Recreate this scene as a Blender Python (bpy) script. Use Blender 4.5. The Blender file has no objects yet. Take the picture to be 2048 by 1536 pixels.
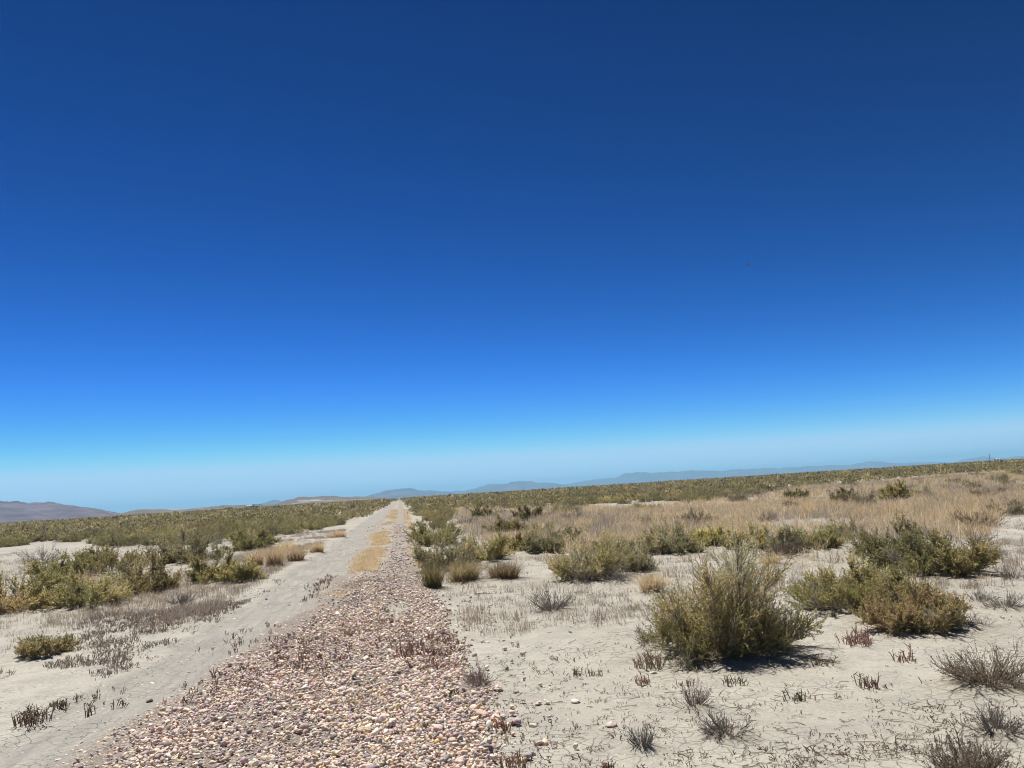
import bpy, math
import numpy as np
from mathutils import Matrix, Vector
TAU = 2 * math.pi
rad = math.radians
sc = bpy.context.scene
COL = sc.collection

# ------------------------------------------------------------------ camera model
W, H, F, CZ = 2048, 1536, 1539.0, 1.6
ROLL = math.atan(129 / 2048)
PITCH = rad(7.9)
YAW = rad(8.7056)                      # the track runs along +Y; the camera looks a little to its right
def basis():
    f = np.array([math.sin(YAW) * math.cos(PITCH), math.cos(YAW) * math.cos(PITCH), math.sin(PITCH)])
    r0 = np.array([math.cos(YAW), -math.sin(YAW), 0.0]); u0 = np.cross(r0, f)
    return f, r0 * math.cos(ROLL) - u0 * math.sin(ROLL), u0 * math.cos(ROLL) + r0 * math.sin(ROLL)
CF, CR, CU = basis()
def ray(px, py):
    d = CF + CR * ((px - W / 2) / F) + CU * ((H / 2 - py) / F)
    return d / np.linalg.norm(d)
def at(px, py, z=0.0):                 # photograph pixel -> point on the ground
    d = ray(px, py); t = (z - CZ) / d[2]
    return np.array([d[0] * t, d[1] * t])
def ats(pts): return np.array([at(*p) for p in pts])
def projv(x, y, z):
    p = np.stack([x, y, np.zeros_like(x) + z - CZ], -1); c = p @ CF
    c = np.where(np.abs(c) < 1e-6, 1e-6, c)
    return W / 2 + F * (p @ CR) / c, H / 2 - F * (p @ CU) / c, c

# ------------------------------------------------------------------ noise and field functions
def _hash(ix, iy, s):
    h = (ix.astype(np.int64) * 374761393 + iy.astype(np.int64) * 668265263 + s * 1442695041) & 0xffffffff
    h = ((h ^ (h >> 13)) * 1274126177) & 0xffffffff
    return ((h ^ (h >> 16)) & 0xffff) / 65535.0
def vnoise(x, y, s=0):
    ix, iy = np.floor(x), np.floor(y); fx, fy = x - ix, y - iy
    fx = fx * fx * (3 - 2 * fx); fy = fy * fy * (3 - 2 * fy)
    a, b = _hash(ix, iy, s), _hash(ix + 1, iy, s); c, d = _hash(ix, iy + 1, s), _hash(ix + 1, iy + 1, s)
    return (a + (b - a) * fx) * (1 - fy) + (c + (d - c) * fx) * fy
def fbm(x, y, o=4, s=0):
    v, a, t = 0, 1, 0
    for k in range(o):
        v = v + a * vnoise(x * 2 ** k + 17.3 * k, y * 2 ** k - 9.1 * k, s + k); t += a; a *= .5
    return v / t
def sstep(a, b, x):
    t = np.clip((x - a) / (b - a), 0, 1); return t * t * (3 - 2 * t)
def n3(p, scale, seed):
    r = np.random.default_rng(seed); k = r.normal(size=(7, 3)) * scale; ph = r.uniform(0, TAU, 7)
    return np.sin(p @ k.T + ph).mean(-1) * 1.6
def inpoly(x, y, P):
    n = len(P); c = np.zeros(np.shape(x), bool); j = n - 1
    for i in range(n):
        xi, yi, xj, yj = *P[i], *P[j]
        c ^= ((yi > y) != (yj > y)) & (x < (xj - xi) * (y - yi) / (yj - yi + 1e-12) + xi); j = i
    return c

GRy = [-9, 4.7, 6, 7.6, 10.8, 14.5, 20.4, 30, 46, 104, 400]; GRx = [.56, .56, .54, .54, .47, .39, .34, .35, .37, .5, .6]
GLy = [-9, 5.7, 7, 8.5, 9.75, 12, 15.1, 20.5, 32.7, 51, 115, 400]; GLx = [-2.6, -2.52, -2.38, -2.16, -1.95, -1.66, -1.54, -1.46, -1.65, -1.81, -1.86, -1.8]
TLy = [-9, 6.3, 7.7, 8.9, 10.9, 13.2, 16.8, 20.8, 34, 53, 120, 400]; TLx = [-2.9, -2.9, -2.99, -2.85, -2.74, -2.68, -2.71, -2.62, -2.6, -2.8, -2.9, -2.9]
BARE = at(795, 1222)
def fields(x, y):
    """ground height and the masks gravel bed / wheel track at world points"""
    wob = (fbm(x * 1.3, y * 1.1, 4, 5) - .5) * 1.5
    gr = np.interp(y, GRy, GRx) + wob * .35; gl = np.interp(y, GLy, GLx) + (fbm(x * .8, y * .6, 4, 9) - .5) * 1.15
    tl = np.interp(y, TLy, TLx) + (vnoise(x * 5, y * 3, 3) - .5) * .09 + (fbm(x * .3, y * .55, 3, 13) - .5) * .5
    g = sstep(gl - .25, gl + .35, x) * (1 - sstep(gr - .05, gr + .07, x))
    bare = np.exp(-(((x - BARE[0]) / .22) ** 2 + ((y - BARE[1]) / 1.0) ** 2) ** 2)
    g = g * (1 - .95 * bare)
    far = sstep(15, 19, y)
    strip = np.exp(-(((x + .8) / .42) ** 2) ** 2) * far
    tr = sstep(tl - .12, tl + .22, x) * (1 - sstep(gl - .1, gl + .3, x))
    trb = sstep(tl, tl + .06 + .18 * vnoise(x * .2, y * .9, 15), x) * (1 - sstep(gl - .3, gl + .4, x))
    d = np.hypot(x, y); amp = 1 - .0 * d
    z = (fbm(x * .33, y * .33, 4, 1) - .5) * .09 + (fbm(x * 2.2, y * 2.2, 3, 2) - .5) * .028 * (1 - .6 * trb)
    z = z * np.clip(1.6 - d / 300, 0, 1) - .045 * trb + .035 * g
    rut = np.cos((x - tl - .35) * 9) * .006 * tr + (np.abs(((x - tl) * 1.0 + (vnoise(x * 2, y * .6, 8)) * .1) * 6 % 1 - .5) - .25) * .012 * tr
    z = z + rut * (d < 40)
    return z, g, tr, strip, bare
def gz(x, y):
    x = np.atleast_1d(np.asarray(x, float)); y = np.atleast_1d(np.asarray(y, float))
    return fields(x, y)[0]

# ------------------------------------------------------------------ mesh building
class MB:
    def __init__(s): s.v, s.f, s.c, s.n = [], [], [], 0
    def add(s, v, f, c=None):
        v = np.asarray(v, np.float32).reshape(-1, 3); f = np.asarray(f, np.int64)
        s.v.append(v); s.f.append(f + s.n)
        c = np.array((.5, .5, .5)) if c is None else np.asarray(c, float)
        s.c.append(np.broadcast_to(c, (len(v), 3)).astype(np.float32)); s.n += len(v)
    def mesh(s, name, mat, smooth=False):
        me = bpy.data.meshes.new(name)
        v = np.concatenate(s.v); c = np.concatenate(s.c)
        loops = np.concatenate([f.ravel() for f in s.f]).astype(np.int32)
        tot = np.concatenate([np.full(len(f), f.shape[1], np.int32) for f in s.f])
        me.vertices.add(len(v)); me.vertices.foreach_set('co', v.ravel())
        me.loops.add(len(loops)); me.loops.foreach_set('vertex_index', loops)
        me.polygons.add(len(tot)); me.polygons.foreach_set('loop_start', np.concatenate([[0], np.cumsum(tot)[:-1]]).astype(np.int32))
        me.polygons.foreach_set('loop_total', tot)
        if smooth: me.polygons.foreach_set('use_smooth', np.ones(len(tot), bool))
        a = me.attributes.new('tint', 'FLOAT_COLOR', 'POINT')
        a.data.foreach_set('color', np.concatenate([c, np.ones((len(c), 1), np.float32)], 1).ravel())
        me.update(calc_edges=True); me.materials.append(mat)
        return me
def link(name, me, parent=None, loc=(0, 0, 0), rz=0, s=(1, 1, 1)):
    o = bpy.data.objects.new(name, me); COL.objects.link(o)
    o.location = [float(q) for q in loc]; o.rotation_euler = (0, 0, float(rz)); o.scale = [float(q) for q in s]
    if parent: o.parent = parent
    return o
def tag(o, label, cat=None, group=None, kind=None):
    if label: o['label'] = label
    if cat: o['category'] = cat
    if group: o['group'] = group
    if kind: o['kind'] = kind
    return o
def norm(v): return v / np.maximum(np.linalg.norm(v, axis=-1, keepdims=True), 1e-9)
def perp(d, r):
    return norm(np.cross(d, norm(r.normal(size=d.shape))))
def tubes(mb, P, R, col, sides=3):
    """P (K,S,3) polylines, R (K,S) radii, col (K,3) or (K,S,3)"""
    K, S, _ = P.shape
    T = norm(np.gradient(P, axis=1)); ref = np.array([.31, .17, .93]); A = norm(np.cross(T, ref)); B = np.cross(T, A)
    an = np.arange(sides) / sides * TAU
    V = P[:, :, None] + R[:, :, None, None] * (np.cos(an)[None, None, :, None] * A[:, :, None] + np.sin(an)[None, None, :, None] * B[:, :, None])
    idx = np.arange(K * S * sides).reshape(K, S, sides)
    f = np.stack([idx[:, :-1], np.roll(idx, -1, 2)[:, :-1], np.roll(idx, -1, 2)[:, 1:], idx[:, 1:]], -1).reshape(-1, 4)
    col = np.asarray(col, float)
    c = np.broadcast_to(col[:, None, None] if col.ndim == 2 else col[:, :, None], (K, S, sides, 3)).reshape(-1, 3)
    mb.add(V.reshape(-1, 3), f, c)
def leaves(mb, P, D, L, Wd, col, r):
    """rhombic leaves: base P (N,3), direction D, length L, width Wd"""
    N = perp(D, r); U = N * Wd[:, None] * .5
    V = np.stack([P, P + D * L[:, None] * .55 + U, P + D * L[:, None], P + D * L[:, None] * .45 - U], 1)
    mb.add(V.reshape(-1, 3), np.arange(len(P) * 4).reshape(-1, 4), np.repeat(col, 4, 0))
def along(P, i, t):
    """point and direction at parameter t on polyline i"""
    S = P.shape[1]; q = np.clip(t * (S - 1), 0, S - 1.001); k = q.astype(int); w = (q - k)[:, None]
    a, b = P[i, k], P[i, k + 1]
    return a + (b - a) * w, norm(b - a)

# ------------------------------------------------------------------ materials
def nm(name):
    m = bpy.data.materials.new(name); m.use_nodes = True; nt = m.node_tree; nt.nodes.clear()
    out = nt.nodes.new('ShaderNodeOutputMaterial')
    def N(t, ins=None, **k):
        n = nt.nodes.new(t)
        for a, b in k.items(): setattr(n, a, b)
        for a, b in (ins or {}).items():
            if isinstance(b, bpy.types.NodeSocket): nt.links.new(b, n.inputs[a])
            else: n.inputs[a].default_value = b
        return n
    return m, nt, out, N
def mixc(N, fac, a, b, mode='MIX'):
    n = N('ShaderNodeMix', data_type='RGBA', blend_type=mode)
    nt = n.id_data
    for s, v in ((0, fac), (6, a), (7, b)):
        if isinstance(v, bpy.types.NodeSocket): nt.links.new(v, n.inputs[s])
        else: n.inputs[s].default_value = (*v, 1) if isinstance(v, tuple) and len(v) == 3 else v
    return n.outputs[2]
def mth(N, op, a, b=0.0, clamp=False):
    return N('ShaderNodeMath', {0: a, 1: b}, operation=op, use_clamp=clamp).outputs[0]
def mrange(N, v, a, b, c=0.0, d=1.0):
    return N('ShaderNodeMapRange', {0: v, 1: a, 2: b, 3: c, 4: d}).outputs[0]
def noise(N, vec, scale, detail=3, rough=.55):
    return N('ShaderNodeTexNoise', {'Vector': vec, 'Scale': scale, 'Detail': detail, 'Roughness': rough}).outputs['Fac']

def plant_mat(name, transl=.25, vary=.2):
    m, nt, out, N = nm(name)
    a = N('ShaderNodeAttribute', attribute_name='tint'); oi = N('ShaderNodeObjectInfo')
    hs = N('ShaderNodeHueSaturation', {'Color': a.outputs['Color'], 'Hue': mrange(N, oi.outputs['Random'], 0, 1, .49, .508), 'Value': mrange(N, oi.outputs['Random'], 0, 1, 1 - vary, 1 + vary)})
    d = N('ShaderNodeBsdfDiffuse', {'Color': hs.outputs[0]})
    if transl:
        t = N('ShaderNodeBsdfTranslucent', {'Color': hs.outputs[0]})
        s = N('ShaderNodeMixShader', {0: transl, 1: d.outputs[0], 2: t.outputs[0]}).outputs[0]
    else: s = d.outputs[0]
    nt.links.new(s, out.inputs[0]); return m
M_LEAF = plant_mat('leaf', .5); M_WOOD = plant_mat('wood', 0); M_GRASS = plant_mat('straw', .5); M_SUCC = plant_mat('saltwort', .1)

def stone_mat():
    m, nt, out, N = nm('stone')
    a = N('ShaderNodeAttribute', attribute_name='tint'); g = N('ShaderNodeNewGeometry')
    n1 = noise(N, g.outputs['Position'], 55, 4, .7); n2 = noise(N, g.outputs['Position'], 14, 2)
    v = mth(N, 'ADD', mrange(N, n1, .3, .7, .72, 1.2), mrange(N, n2, .3, .7, -.12, .12))
    hs = N('ShaderNodeHueSaturation', {'Color': a.outputs['Color'], 'Value': v})
    p = N('ShaderNodeBsdfPrincipled', {'Base Color': hs.outputs[0], 'Roughness': .72, 'Specular IOR Level': .3})
    b = N('ShaderNodeBump', {'Strength': .35, 'Distance': .004, 'Height': noise(N, g.outputs['Position'], 120, 3)})
    nt.links.new(b.outputs[0], p.inputs['Normal']); nt.links.new(p.outputs[0], out.inputs[0]); return m
M_STONE = stone_mat()

def flat_mat(name, col, rough=.7, metal=0.0, sc_=3.0, var=.12):
    m, nt, out, N = nm(name)
    g = N('ShaderNodeTexCoord')
    n1 = noise(N, g.outputs['Object'], sc_, 4, .6)
    hs = N('ShaderNodeHueSaturation', {'Color': (*col, 1), 'Value': mrange(N, n1, .3, .7, 1 - var, 1 + var)})
    p = N('ShaderNodeBsdfPrincipled', {'Base Color': hs.outputs[0], 'Roughness': rough, 'Metallic': metal})
    nt.links.new(p.outputs[0], out.inputs[0]); return m

def ground_mat():
    m, nt, out, N = nm('ground')
    P = N('ShaderNodeNewGeometry').outputs['Position']
    a = N('ShaderNodeAttribute', attribute_name='tint')
    sp = N('ShaderNodeSeparateColor', {0: a.outputs['Color']}); gR, tG, lB = sp.outputs[0], sp.outputs[1], sp.outputs[2]
    n_patch = noise(N, P, .35, 4, .6); n_mid = noise(N, P, 2.6, 5, .65); n_fine = noise(N, P, 38, 4, .7); n_gr = noise(N, P, 180, 2, .6)
    c = mixc(N, mrange(N, n_patch, .38, .62), SAND_A, SAND_B)
    c = mixc(N, mrange(N, n_mid, .44, .66, 0, .75), c, SAND_C)
    tread = noise(N, N('ShaderNodeMapping', {'Vector': P, 'Scale': (9, .9, 1)}).outputs[0], 1.0, 4, .6)
    c = mixc(N, mth(N, 'MULTIPLY', tG, mrange(N, tread, .36, .66, 1.0, .25)), c, TRACK_C)
    # litter and biscuit-brown dust between plants
    lit = mth(N, 'MULTIPLY', lB, mrange(N, noise(N, P, 7, 5, .7), .35, .6), True)
    c = mixc(N, lit, c, LITTER_C)
    # dirt showing between the stones
    vo = N('ShaderNodeTexVoronoi', {'Vector': P, 'Scale': 34.0, 'Randomness': 1.0})
    hue = N('ShaderNodeSeparateColor', {0: vo.outputs['Color']})
    st = mixc(N, hue.outputs[0], (.25, .21, .18), (.42, .36, .30))
    st = mixc(N, mrange(N, vo.outputs['Distance'], .3, .62, 0, .5), st, (.13, .10, .09))
    c = mixc(N, mth(N, 'MULTIPLY', gR, .9), c, st)
    # hairline drying cracks, only in patches
    wv = N('ShaderNodeVectorMath', {0: P, 1: N('ShaderNodeVectorMath', {0: N('ShaderNodeTexNoise', {'Vector': P, 'Scale': 5.0, 'Detail': 3.0}).outputs['Color'], 1: (.16, .16, 0)}, operation='MULTIPLY').outputs[0]}, operation='ADD').outputs[0]
    vc = N('ShaderNodeTexVoronoi', {'Vector': wv, 'Scale': 8.5}, feature='DISTANCE_TO_EDGE')
    crack = mth(N, 'MULTIPLY', mrange(N, vc.outputs['Distance'], .0, .035, 1, 0), mrange(N, noise(N, P, 1.1, 3), .42, .56))
    crack = mth(N, 'MULTIPLY', crack, mth(N, 'SUBTRACT', 1.0, gR))
    c = mixc(N, mth(N, 'MULTIPLY', crack, .5), c, (.2, .18, .15))
    # dark crumbs and pale grains
    v2 = N('ShaderNodeTexVoronoi', {'Vector': P, 'Scale': 33.0}); h2 = N('ShaderNodeSeparateColor', {0: v2.outputs['Color']})
    crumb = mth(N, 'MULTIPLY', mrange(N, v2.outputs['Distance'], .1, .2, 1, 0), mth(N, 'GREATER_THAN', h2.outputs[0], .87))
    c = mixc(N, mth(N, 'MULTIPLY', crumb, .55), c, (.13, .11, .08))
    pale = mth(N, 'MULTIPLY', mrange(N, v2.outputs['Distance'], .12, .2, 1, 0), mth(N, 'LESS_THAN', h2.outputs[1], .1))
    c = mixc(N, mth(N, 'MULTIPLY', pale, .6), c, (.55, .53, .48))
    # open scrub covers the plain beyond the modelled shrubs
    far = a.outputs['Alpha']
    sc1 = mixc(N, noise(N, P, .02, 5, .7), (.15, .145, .07), (.27, .24, .14))
    c = mixc(N, mth(N, 'SUBTRACT', 1.0, far, True), c, sc1)
    hs = N('ShaderNodeHueSaturation', {'Color': c, 'Value': mth(N, 'ADD', mrange(N, n_fine, .3, .7, .80, 1.14), mrange(N, n_gr, .3, .7, -.05, .05))})
    p = N('ShaderNodeBsdfPrincipled', {'Base Color': hs.outputs[0], 'Roughness': .95, 'Specular IOR Level': .1})
    hgt = mth(N, 'ADD', mth(N, 'MULTIPLY', n_fine, .5), mth(N, 'MULTIPLY', n_mid, 1.2))
    hgt = mth(N, 'SUBTRACT', hgt, mth(N, 'MULTIPLY', crack, .5))
    hgt = mth(N, 'SUBTRACT', hgt, mth(N, 'MULTIPLY', mth(N, 'MULTIPLY', vo.outputs['Distance'], gR), 1.5))
    b = N('ShaderNodeBump', {'Strength': .8, 'Distance': .02, 'Height': hgt})
    nt.links.new(b.outputs[0], p.inputs['Normal']); nt.links.new(p.outputs[0], out.inputs[0]); return m
SAND_A, SAND_B, SAND_C = (.382, .354, .298), (.445, .417, .358), (.32, .303, .268)
TRACK_C, LITTER_C = (.283, .272, .245), (.26, .22, .165)
M_GROUND = ground_mat()

def rock_mat(name, a, b, white, wamt, scale):
    m, nt, out, N = nm(name)
    P = N('ShaderNodeNewGeometry'); T = N('ShaderNodeTexCoord').outputs['Object']
    sq = N('ShaderNodeMapping', {'Vector': T, 'Scale': (scale, scale, scale * 3)}).outputs[0]
    c = mixc(N, mrange(N, noise(N, sq, 1, 6, .65), .35, .65), a, b)
    c = mixc(N, mth(N, 'MULTIPLY', mrange(N, noise(N, sq, .45, 5, .6), .58, .66), wamt), c, white)
    p = N('ShaderNodeBsdfDiffuse', {'Color': c}); nt.links.new(p.outputs[0], out.inputs[0]); return m

# ------------------------------------------------------------------ world, sun, haze
SUN_EL, SUN_AZ = rad(66), rad(8.7 - 28)      # azimuth clockwise from +Y: high, ahead and to the left
w = bpy.data.worlds.new("World"); sc.world = w; w.use_nodes = True; nt = w.node_tree
sky = nt.nodes.new('ShaderNodeTexSky'); sky.sky_type = 'NISHITA'; sky.sun_disc = False
sky.sun_elevation, sky.sun_rotation = SUN_EL, SUN_AZ
sky.altitude, sky.air_density, sky.dust_density, sky.ozone_density = 3000, 1.0, 0.0, 8.0
def SKYMAP():
    sp = nt.nodes.new('ShaderNodeSeparateColor'); cb = nt.nodes.new('ShaderNodeCombineColor'); nt.links.new(sky.outputs[0], sp.inputs[0])
    bm = nt.nodes.new('ShaderNodeMath'); bm.operation = 'SMOOTH_MAX'; bm.inputs[2].default_value = 1.0; nt.links.new(sp.outputs[1], bm.inputs[0]); nt.links.new(sp.outputs[2], bm.inputs[1])
    for k, (gain, p, cap) in enumerate(SKY_CURVE):
        a = nt.nodes.new('ShaderNodeMath'); a.operation = 'MULTIPLY'; a.inputs[1].default_value = .1; nt.links.new(bm.outputs[0] if k == 2 else sp.outputs[k], a.inputs[0])
        q = nt.nodes.new('ShaderNodeMath'); q.operation = 'POWER'; q.inputs[1].default_value = p; nt.links.new(a.outputs[0], q.inputs[0])
        g = nt.nodes.new('ShaderNodeMath'); g.operation = 'MULTIPLY'; g.inputs[1].default_value = gain * 10; nt.links.new(q.outputs[0], g.inputs[0])
        h = nt.nodes.new('ShaderNodeMath'); h.operation = 'SMOOTH_MIN'; h.inputs[1].default_value = cap * 10; h.inputs[2].default_value = cap * 3; nt.links.new(g.outputs[0], h.inputs[0])
        nt.links.new(h.outputs[0], cb.inputs[k])
    return cb.outputs[0]
SKY_CURVE = ((8.4, 3.5, .30), (1.84, 2.33, .50), (1.54, 2.5, .68))
bg = nt.nodes['Background']; nt.links.new(SKYMAP(), bg.inputs[0]); bg.inputs[1].default_value = .1
sd = Vector((math.sin(SUN_AZ) * math.cos(SUN_EL), math.cos(SUN_AZ) * math.cos(SUN_EL), math.sin(SUN_EL)))
sl = bpy.data.lights.new('sun', 'SUN'); sl.energy = 4.5; sl.angle = rad(.53); sl.color = (1, .965, .90)
so = bpy.data.objects.new('sun', sl); COL.objects.link(so); so.rotation_euler = sd.to_track_quat('Z', 'Y').to_euler()

cam = bpy.data.cameras.new('camera'); co = bpy.data.objects.new('camera', cam); COL.objects.link(co); sc.camera = co
cam.sensor_fit = 'HORIZONTAL'; cam.angle = 2 * math.atan(W / 2 / F); cam.clip_start = .1; cam.clip_end = 120000
mw = Matrix.Identity(4)
for k in range(3): mw[k][0], mw[k][1], mw[k][2] = CR[k], CU[k], -CF[k]
mw[2][3] = CZ; co.matrix_world = mw
vs = sc.view_settings; vs.view_transform = 'Standard'; vs.look = 'None'; vs.gamma = 1; vs.exposure = .5
sc.render.engine = 'CYCLES'
sc.cycles.max_bounces = 6; sc.cycles.diffuse_bounces = 3; sc.cycles.transmission_bounces = 3; sc.cycles.volume_bounces = 3
sc.cycles.use_denoising = True; sc.cycles.denoiser = 'OPENIMAGEDENOISE'; sc.cycles.denoising_input_passes = 'RGB_ALBEDO_NORMAL'; sc.cycles.pixel_filter_type = 'BLACKMAN_HARRIS'; sc.cycles.filter_width = 1.05

def haze():
    m, nt, out, N = nm('haze')
    v = N('ShaderNodeVolumePrincipled'); v.inputs['Color'].default_value = HAZE_COL; v.inputs['Density'].default_value = HAZE_DEN; v.inputs['Anisotropy'].default_value = 0.0
    nt.links.new(v.outputs[0], out.inputs['Volume']); m.cycles.homogeneous_volume = True
    b = MB(); X = 30000; z0, z1 = -4.0, 330
    V = [(x, y, z) for z in (z0, z1) for y in (-X, X) for x in (-X, X)]
    b.add(V, [(0, 2, 3, 1), (4, 5, 7, 6), (0, 1, 5, 4), (2, 6, 7, 3), (0, 4, 6, 2), (1, 3, 7, 5)])
    tag(link('haze', b.mesh('haze', m)), 'thin pale blue desert air over the whole plain', kind='stuff')
HAZE_COL, HAZE_DEN = (.33, .67, 1, 1), 4.8e-5
haze()

# ------------------------------------------------------------------ plants: prototypes
PAL = {  # leaf palettes, linear albedo
 'olive': [(.20, .19, .062), (.245, .222, .08), (.158, .160, .062), (.285, .245, .10)],
 'yellow': [(.22, .20, .075), (.26, .228, .10), (.18, .172, .07), (.32, .268, .15)],
 'greygreen': [(.175, .168, .082), (.205, .195, .105), (.14, .14, .068), (.25, .225, .135)],
 'tanolive': [(.25, .22, .07), (.37, .30, .13), (.20, .195, .065), (.46, .375, .21)],
 'oliveyellow': [(.205, .19, .07), (.245, .22, .09), (.165, .16, .065), (.31, .262, .14)],
 'rust': [(.235, .19, .083), (.215, .19, .075), (.265, .20, .105), (.175, .165, .065)],
 'green': [(.165, .172, .066), (.19, .19, .078), (.13, .142, .058), (.23, .22, .10)],
}
PAL = {k: np.array([2.08, 1.95, 1.80]) * (np.array(v) * .80 + .20 * np.array(v).mean(1, keepdims=True)) for k, v in PAL.items()}
WOOD = np.array([(.30, .26, .22), (.44, .40, .35), (.19, .16, .13), (.54, .50, .45)])
def jit(c, r, lo=.75, hi=1.25): return c * r.uniform(lo, hi, (len(c), 1))

def shrub(seed, R, Hh, pal, stems=16, nb=9, ntw=700, nl=22, leaf=(.018, .0055), dead=.2, up=.34, sides=3, twr=.0018, green_base=False, tops=0.0):
    """A desert shrub: woody stems from one base, branches, twigs, and small narrow leaves along the twigs. Returns (branches, foliage) builders."""
    r = np.random.default_rng(seed); wood, fol = MB(), MB()
    S = 7; t = np.linspace(0, 1, S)
    az = (np.arange(stems) + r.uniform(0, .9, stems)) / stems * TAU; th = r.uniform(.03, 1, stems) ** .42 * rad(86)
    lob = 1 + .28 * np.sin(az * 2 + r.uniform(0, 6)) * r.uniform(.4, 1) + .2 * np.sin(az * 3 + r.uniform(0, 6)) + r.uniform(-.18, .18, stems)
    rr = R * np.sin(th) * lob * .86; zz = Hh * (np.cos(th) * .8 + .12) * r.uniform(.72, 1.05, stems)
    low = (np.arange(stems) % 5) < 2; zz = np.where(low, Hh * r.uniform(.06, .3, stems), zz); rr = np.where(low, R * r.uniform(.55, 1, stems) * lob, rr)
    out = np.stack([np.cos(az), np.sin(az), np.zeros(stems)], -1)
    P = out[:, None] * (rr[:, None] * t ** .62 + .04 * R)[:, :, None]; P[:, :, 2] = zz[:, None] * t ** 1.3
    P = P + np.cumsum(r.normal(0, .028 * R, P.shape), 1) * t[None, :, None]; P[:, 0, 2] = -.02
    P[:, :, 2] = np.maximum(P[:, :, 2], .012)
    P[:, 0, 2] = -.03
    rad0 = r.uniform(.007, .014, stems) * (R / .6) ** .5
    tubes(wood, P, rad0[:, None] * (1 - .75 * t)[None], WOOD[r.integers(0, 3, stems)], 5)
    K = stems * nb; i = np.repeat(np.arange(stems), nb); b0, d0 = along(P, i, r.uniform(.12, .97, K))
    o2 = norm(b0 * np.array([1, 1, 0]) + 1e-3)
    d = norm(d0 * .6 + o2 * .35 + np.array([0, 0, up]) + r.normal(0, .55, (K, 3)))
    L = r.uniform(.17, .36, K) * (R + Hh) * .5; S2 = 5; t2 = np.linspace(0, 1, S2)
    B = b0[:, None] + d[:, None] * (L[:, None] * t2)[:, :, None] + np.array([0, 0, 1]) * (L[:, None] * .22 * t2 ** 2)[:, :, None]
    B = B + np.cumsum(r.normal(0, .018 * R, B.shape), 1) * t2[None, :, None]; B[:, :, 2] = np.maximum(B[:, :, 2], .015)
    tubes(wood, B, np.full((K, 1), .0048) * (1 - .65 * t2)[None], jit(WOOD[r.integers(0, 4, K)], r), 3)
    i = r.integers(0, K, ntw); tt = r.uniform(.05, 1, ntw); p0, d0 = along(B, i, tt)
    o2 = norm(p0 * np.array([1, 1, 0]) + 1e-3)
    d = norm(d0 * .65 + o2 * .2 + np.array([0, 0, up * .9]) + r.normal(0, .55, (ntw, 3)))
    L = r.uniform(.055, .145, ntw) * (.5 + .5 * (R + Hh)); S3 = 4; t3 = np.linspace(0, 1, S3)
    T = p0[:, None] + d[:, None] * (L[:, None] * t3)[:, :, None] + np.array([0, 0, 1]) * (L[:, None] * .18 * t3 ** 2)[:, :, None]
    T = T + r.normal(0, .006, T.shape) * t3[None, :, None]; T[:, :, 2] = np.maximum(T[:, :, 2], .01)
    hrel = p0[:, 2] / Hh; rrel = np.linalg.norm(p0[:, :2], axis=1) / R
    isdead = (r.uniform(0, 1, ntw) < dead * np.clip(2.2 - 2.6 * hrel - (.9 * rrel if green_base else .2 * rrel), .12, 2)) | (n3(p0, 3.2 / R, seed + 5) > .72)
    wc = jit(WOOD[np.where(isdead, r.choice([1, 3, 3, 1, 0], ntw), r.choice([0, 1, 2], ntw))], r)
    if sides: tubes(wood, T, np.full((ntw, 1), twr) * (1 - .5 * t3)[None], wc, sides)
    lv = np.where(~isdead)[0]; n = len(lv) * nl; i = np.repeat(lv, nl); p, dd = along(T, i, r.uniform(.12, 1.0, n))
    dl = norm(dd * .75 + np.array([0, 0, .15]) + r.normal(0, .5, (n, 3)))
    pal = (PAL[pal] * (1.1 if leaf[0] < .04 else 1)) if isinstance(pal, str) else pal
    q = n3(p0, 2.6 / R, seed + 1) + .25 * r.normal(size=ntw) + tops * (hrel - .55) * 2.2
    ci = np.digitize(q, [-.35, .1, .5]); order = np.array([2, 0, 1, 3]); base = pal[order[ci]]
    col = base[i] * r.uniform(.72, 1.28, (n, 1)) * (1 + r.normal(0, .05, (n, 3)))
    leaves(fol, p, dl, leaf[0] * r.uniform(.7, 1.4, n), leaf[1] * r.uniform(.7, 1.3, n), np.clip(col, .02, .8), r)
    return wood, fol

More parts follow.
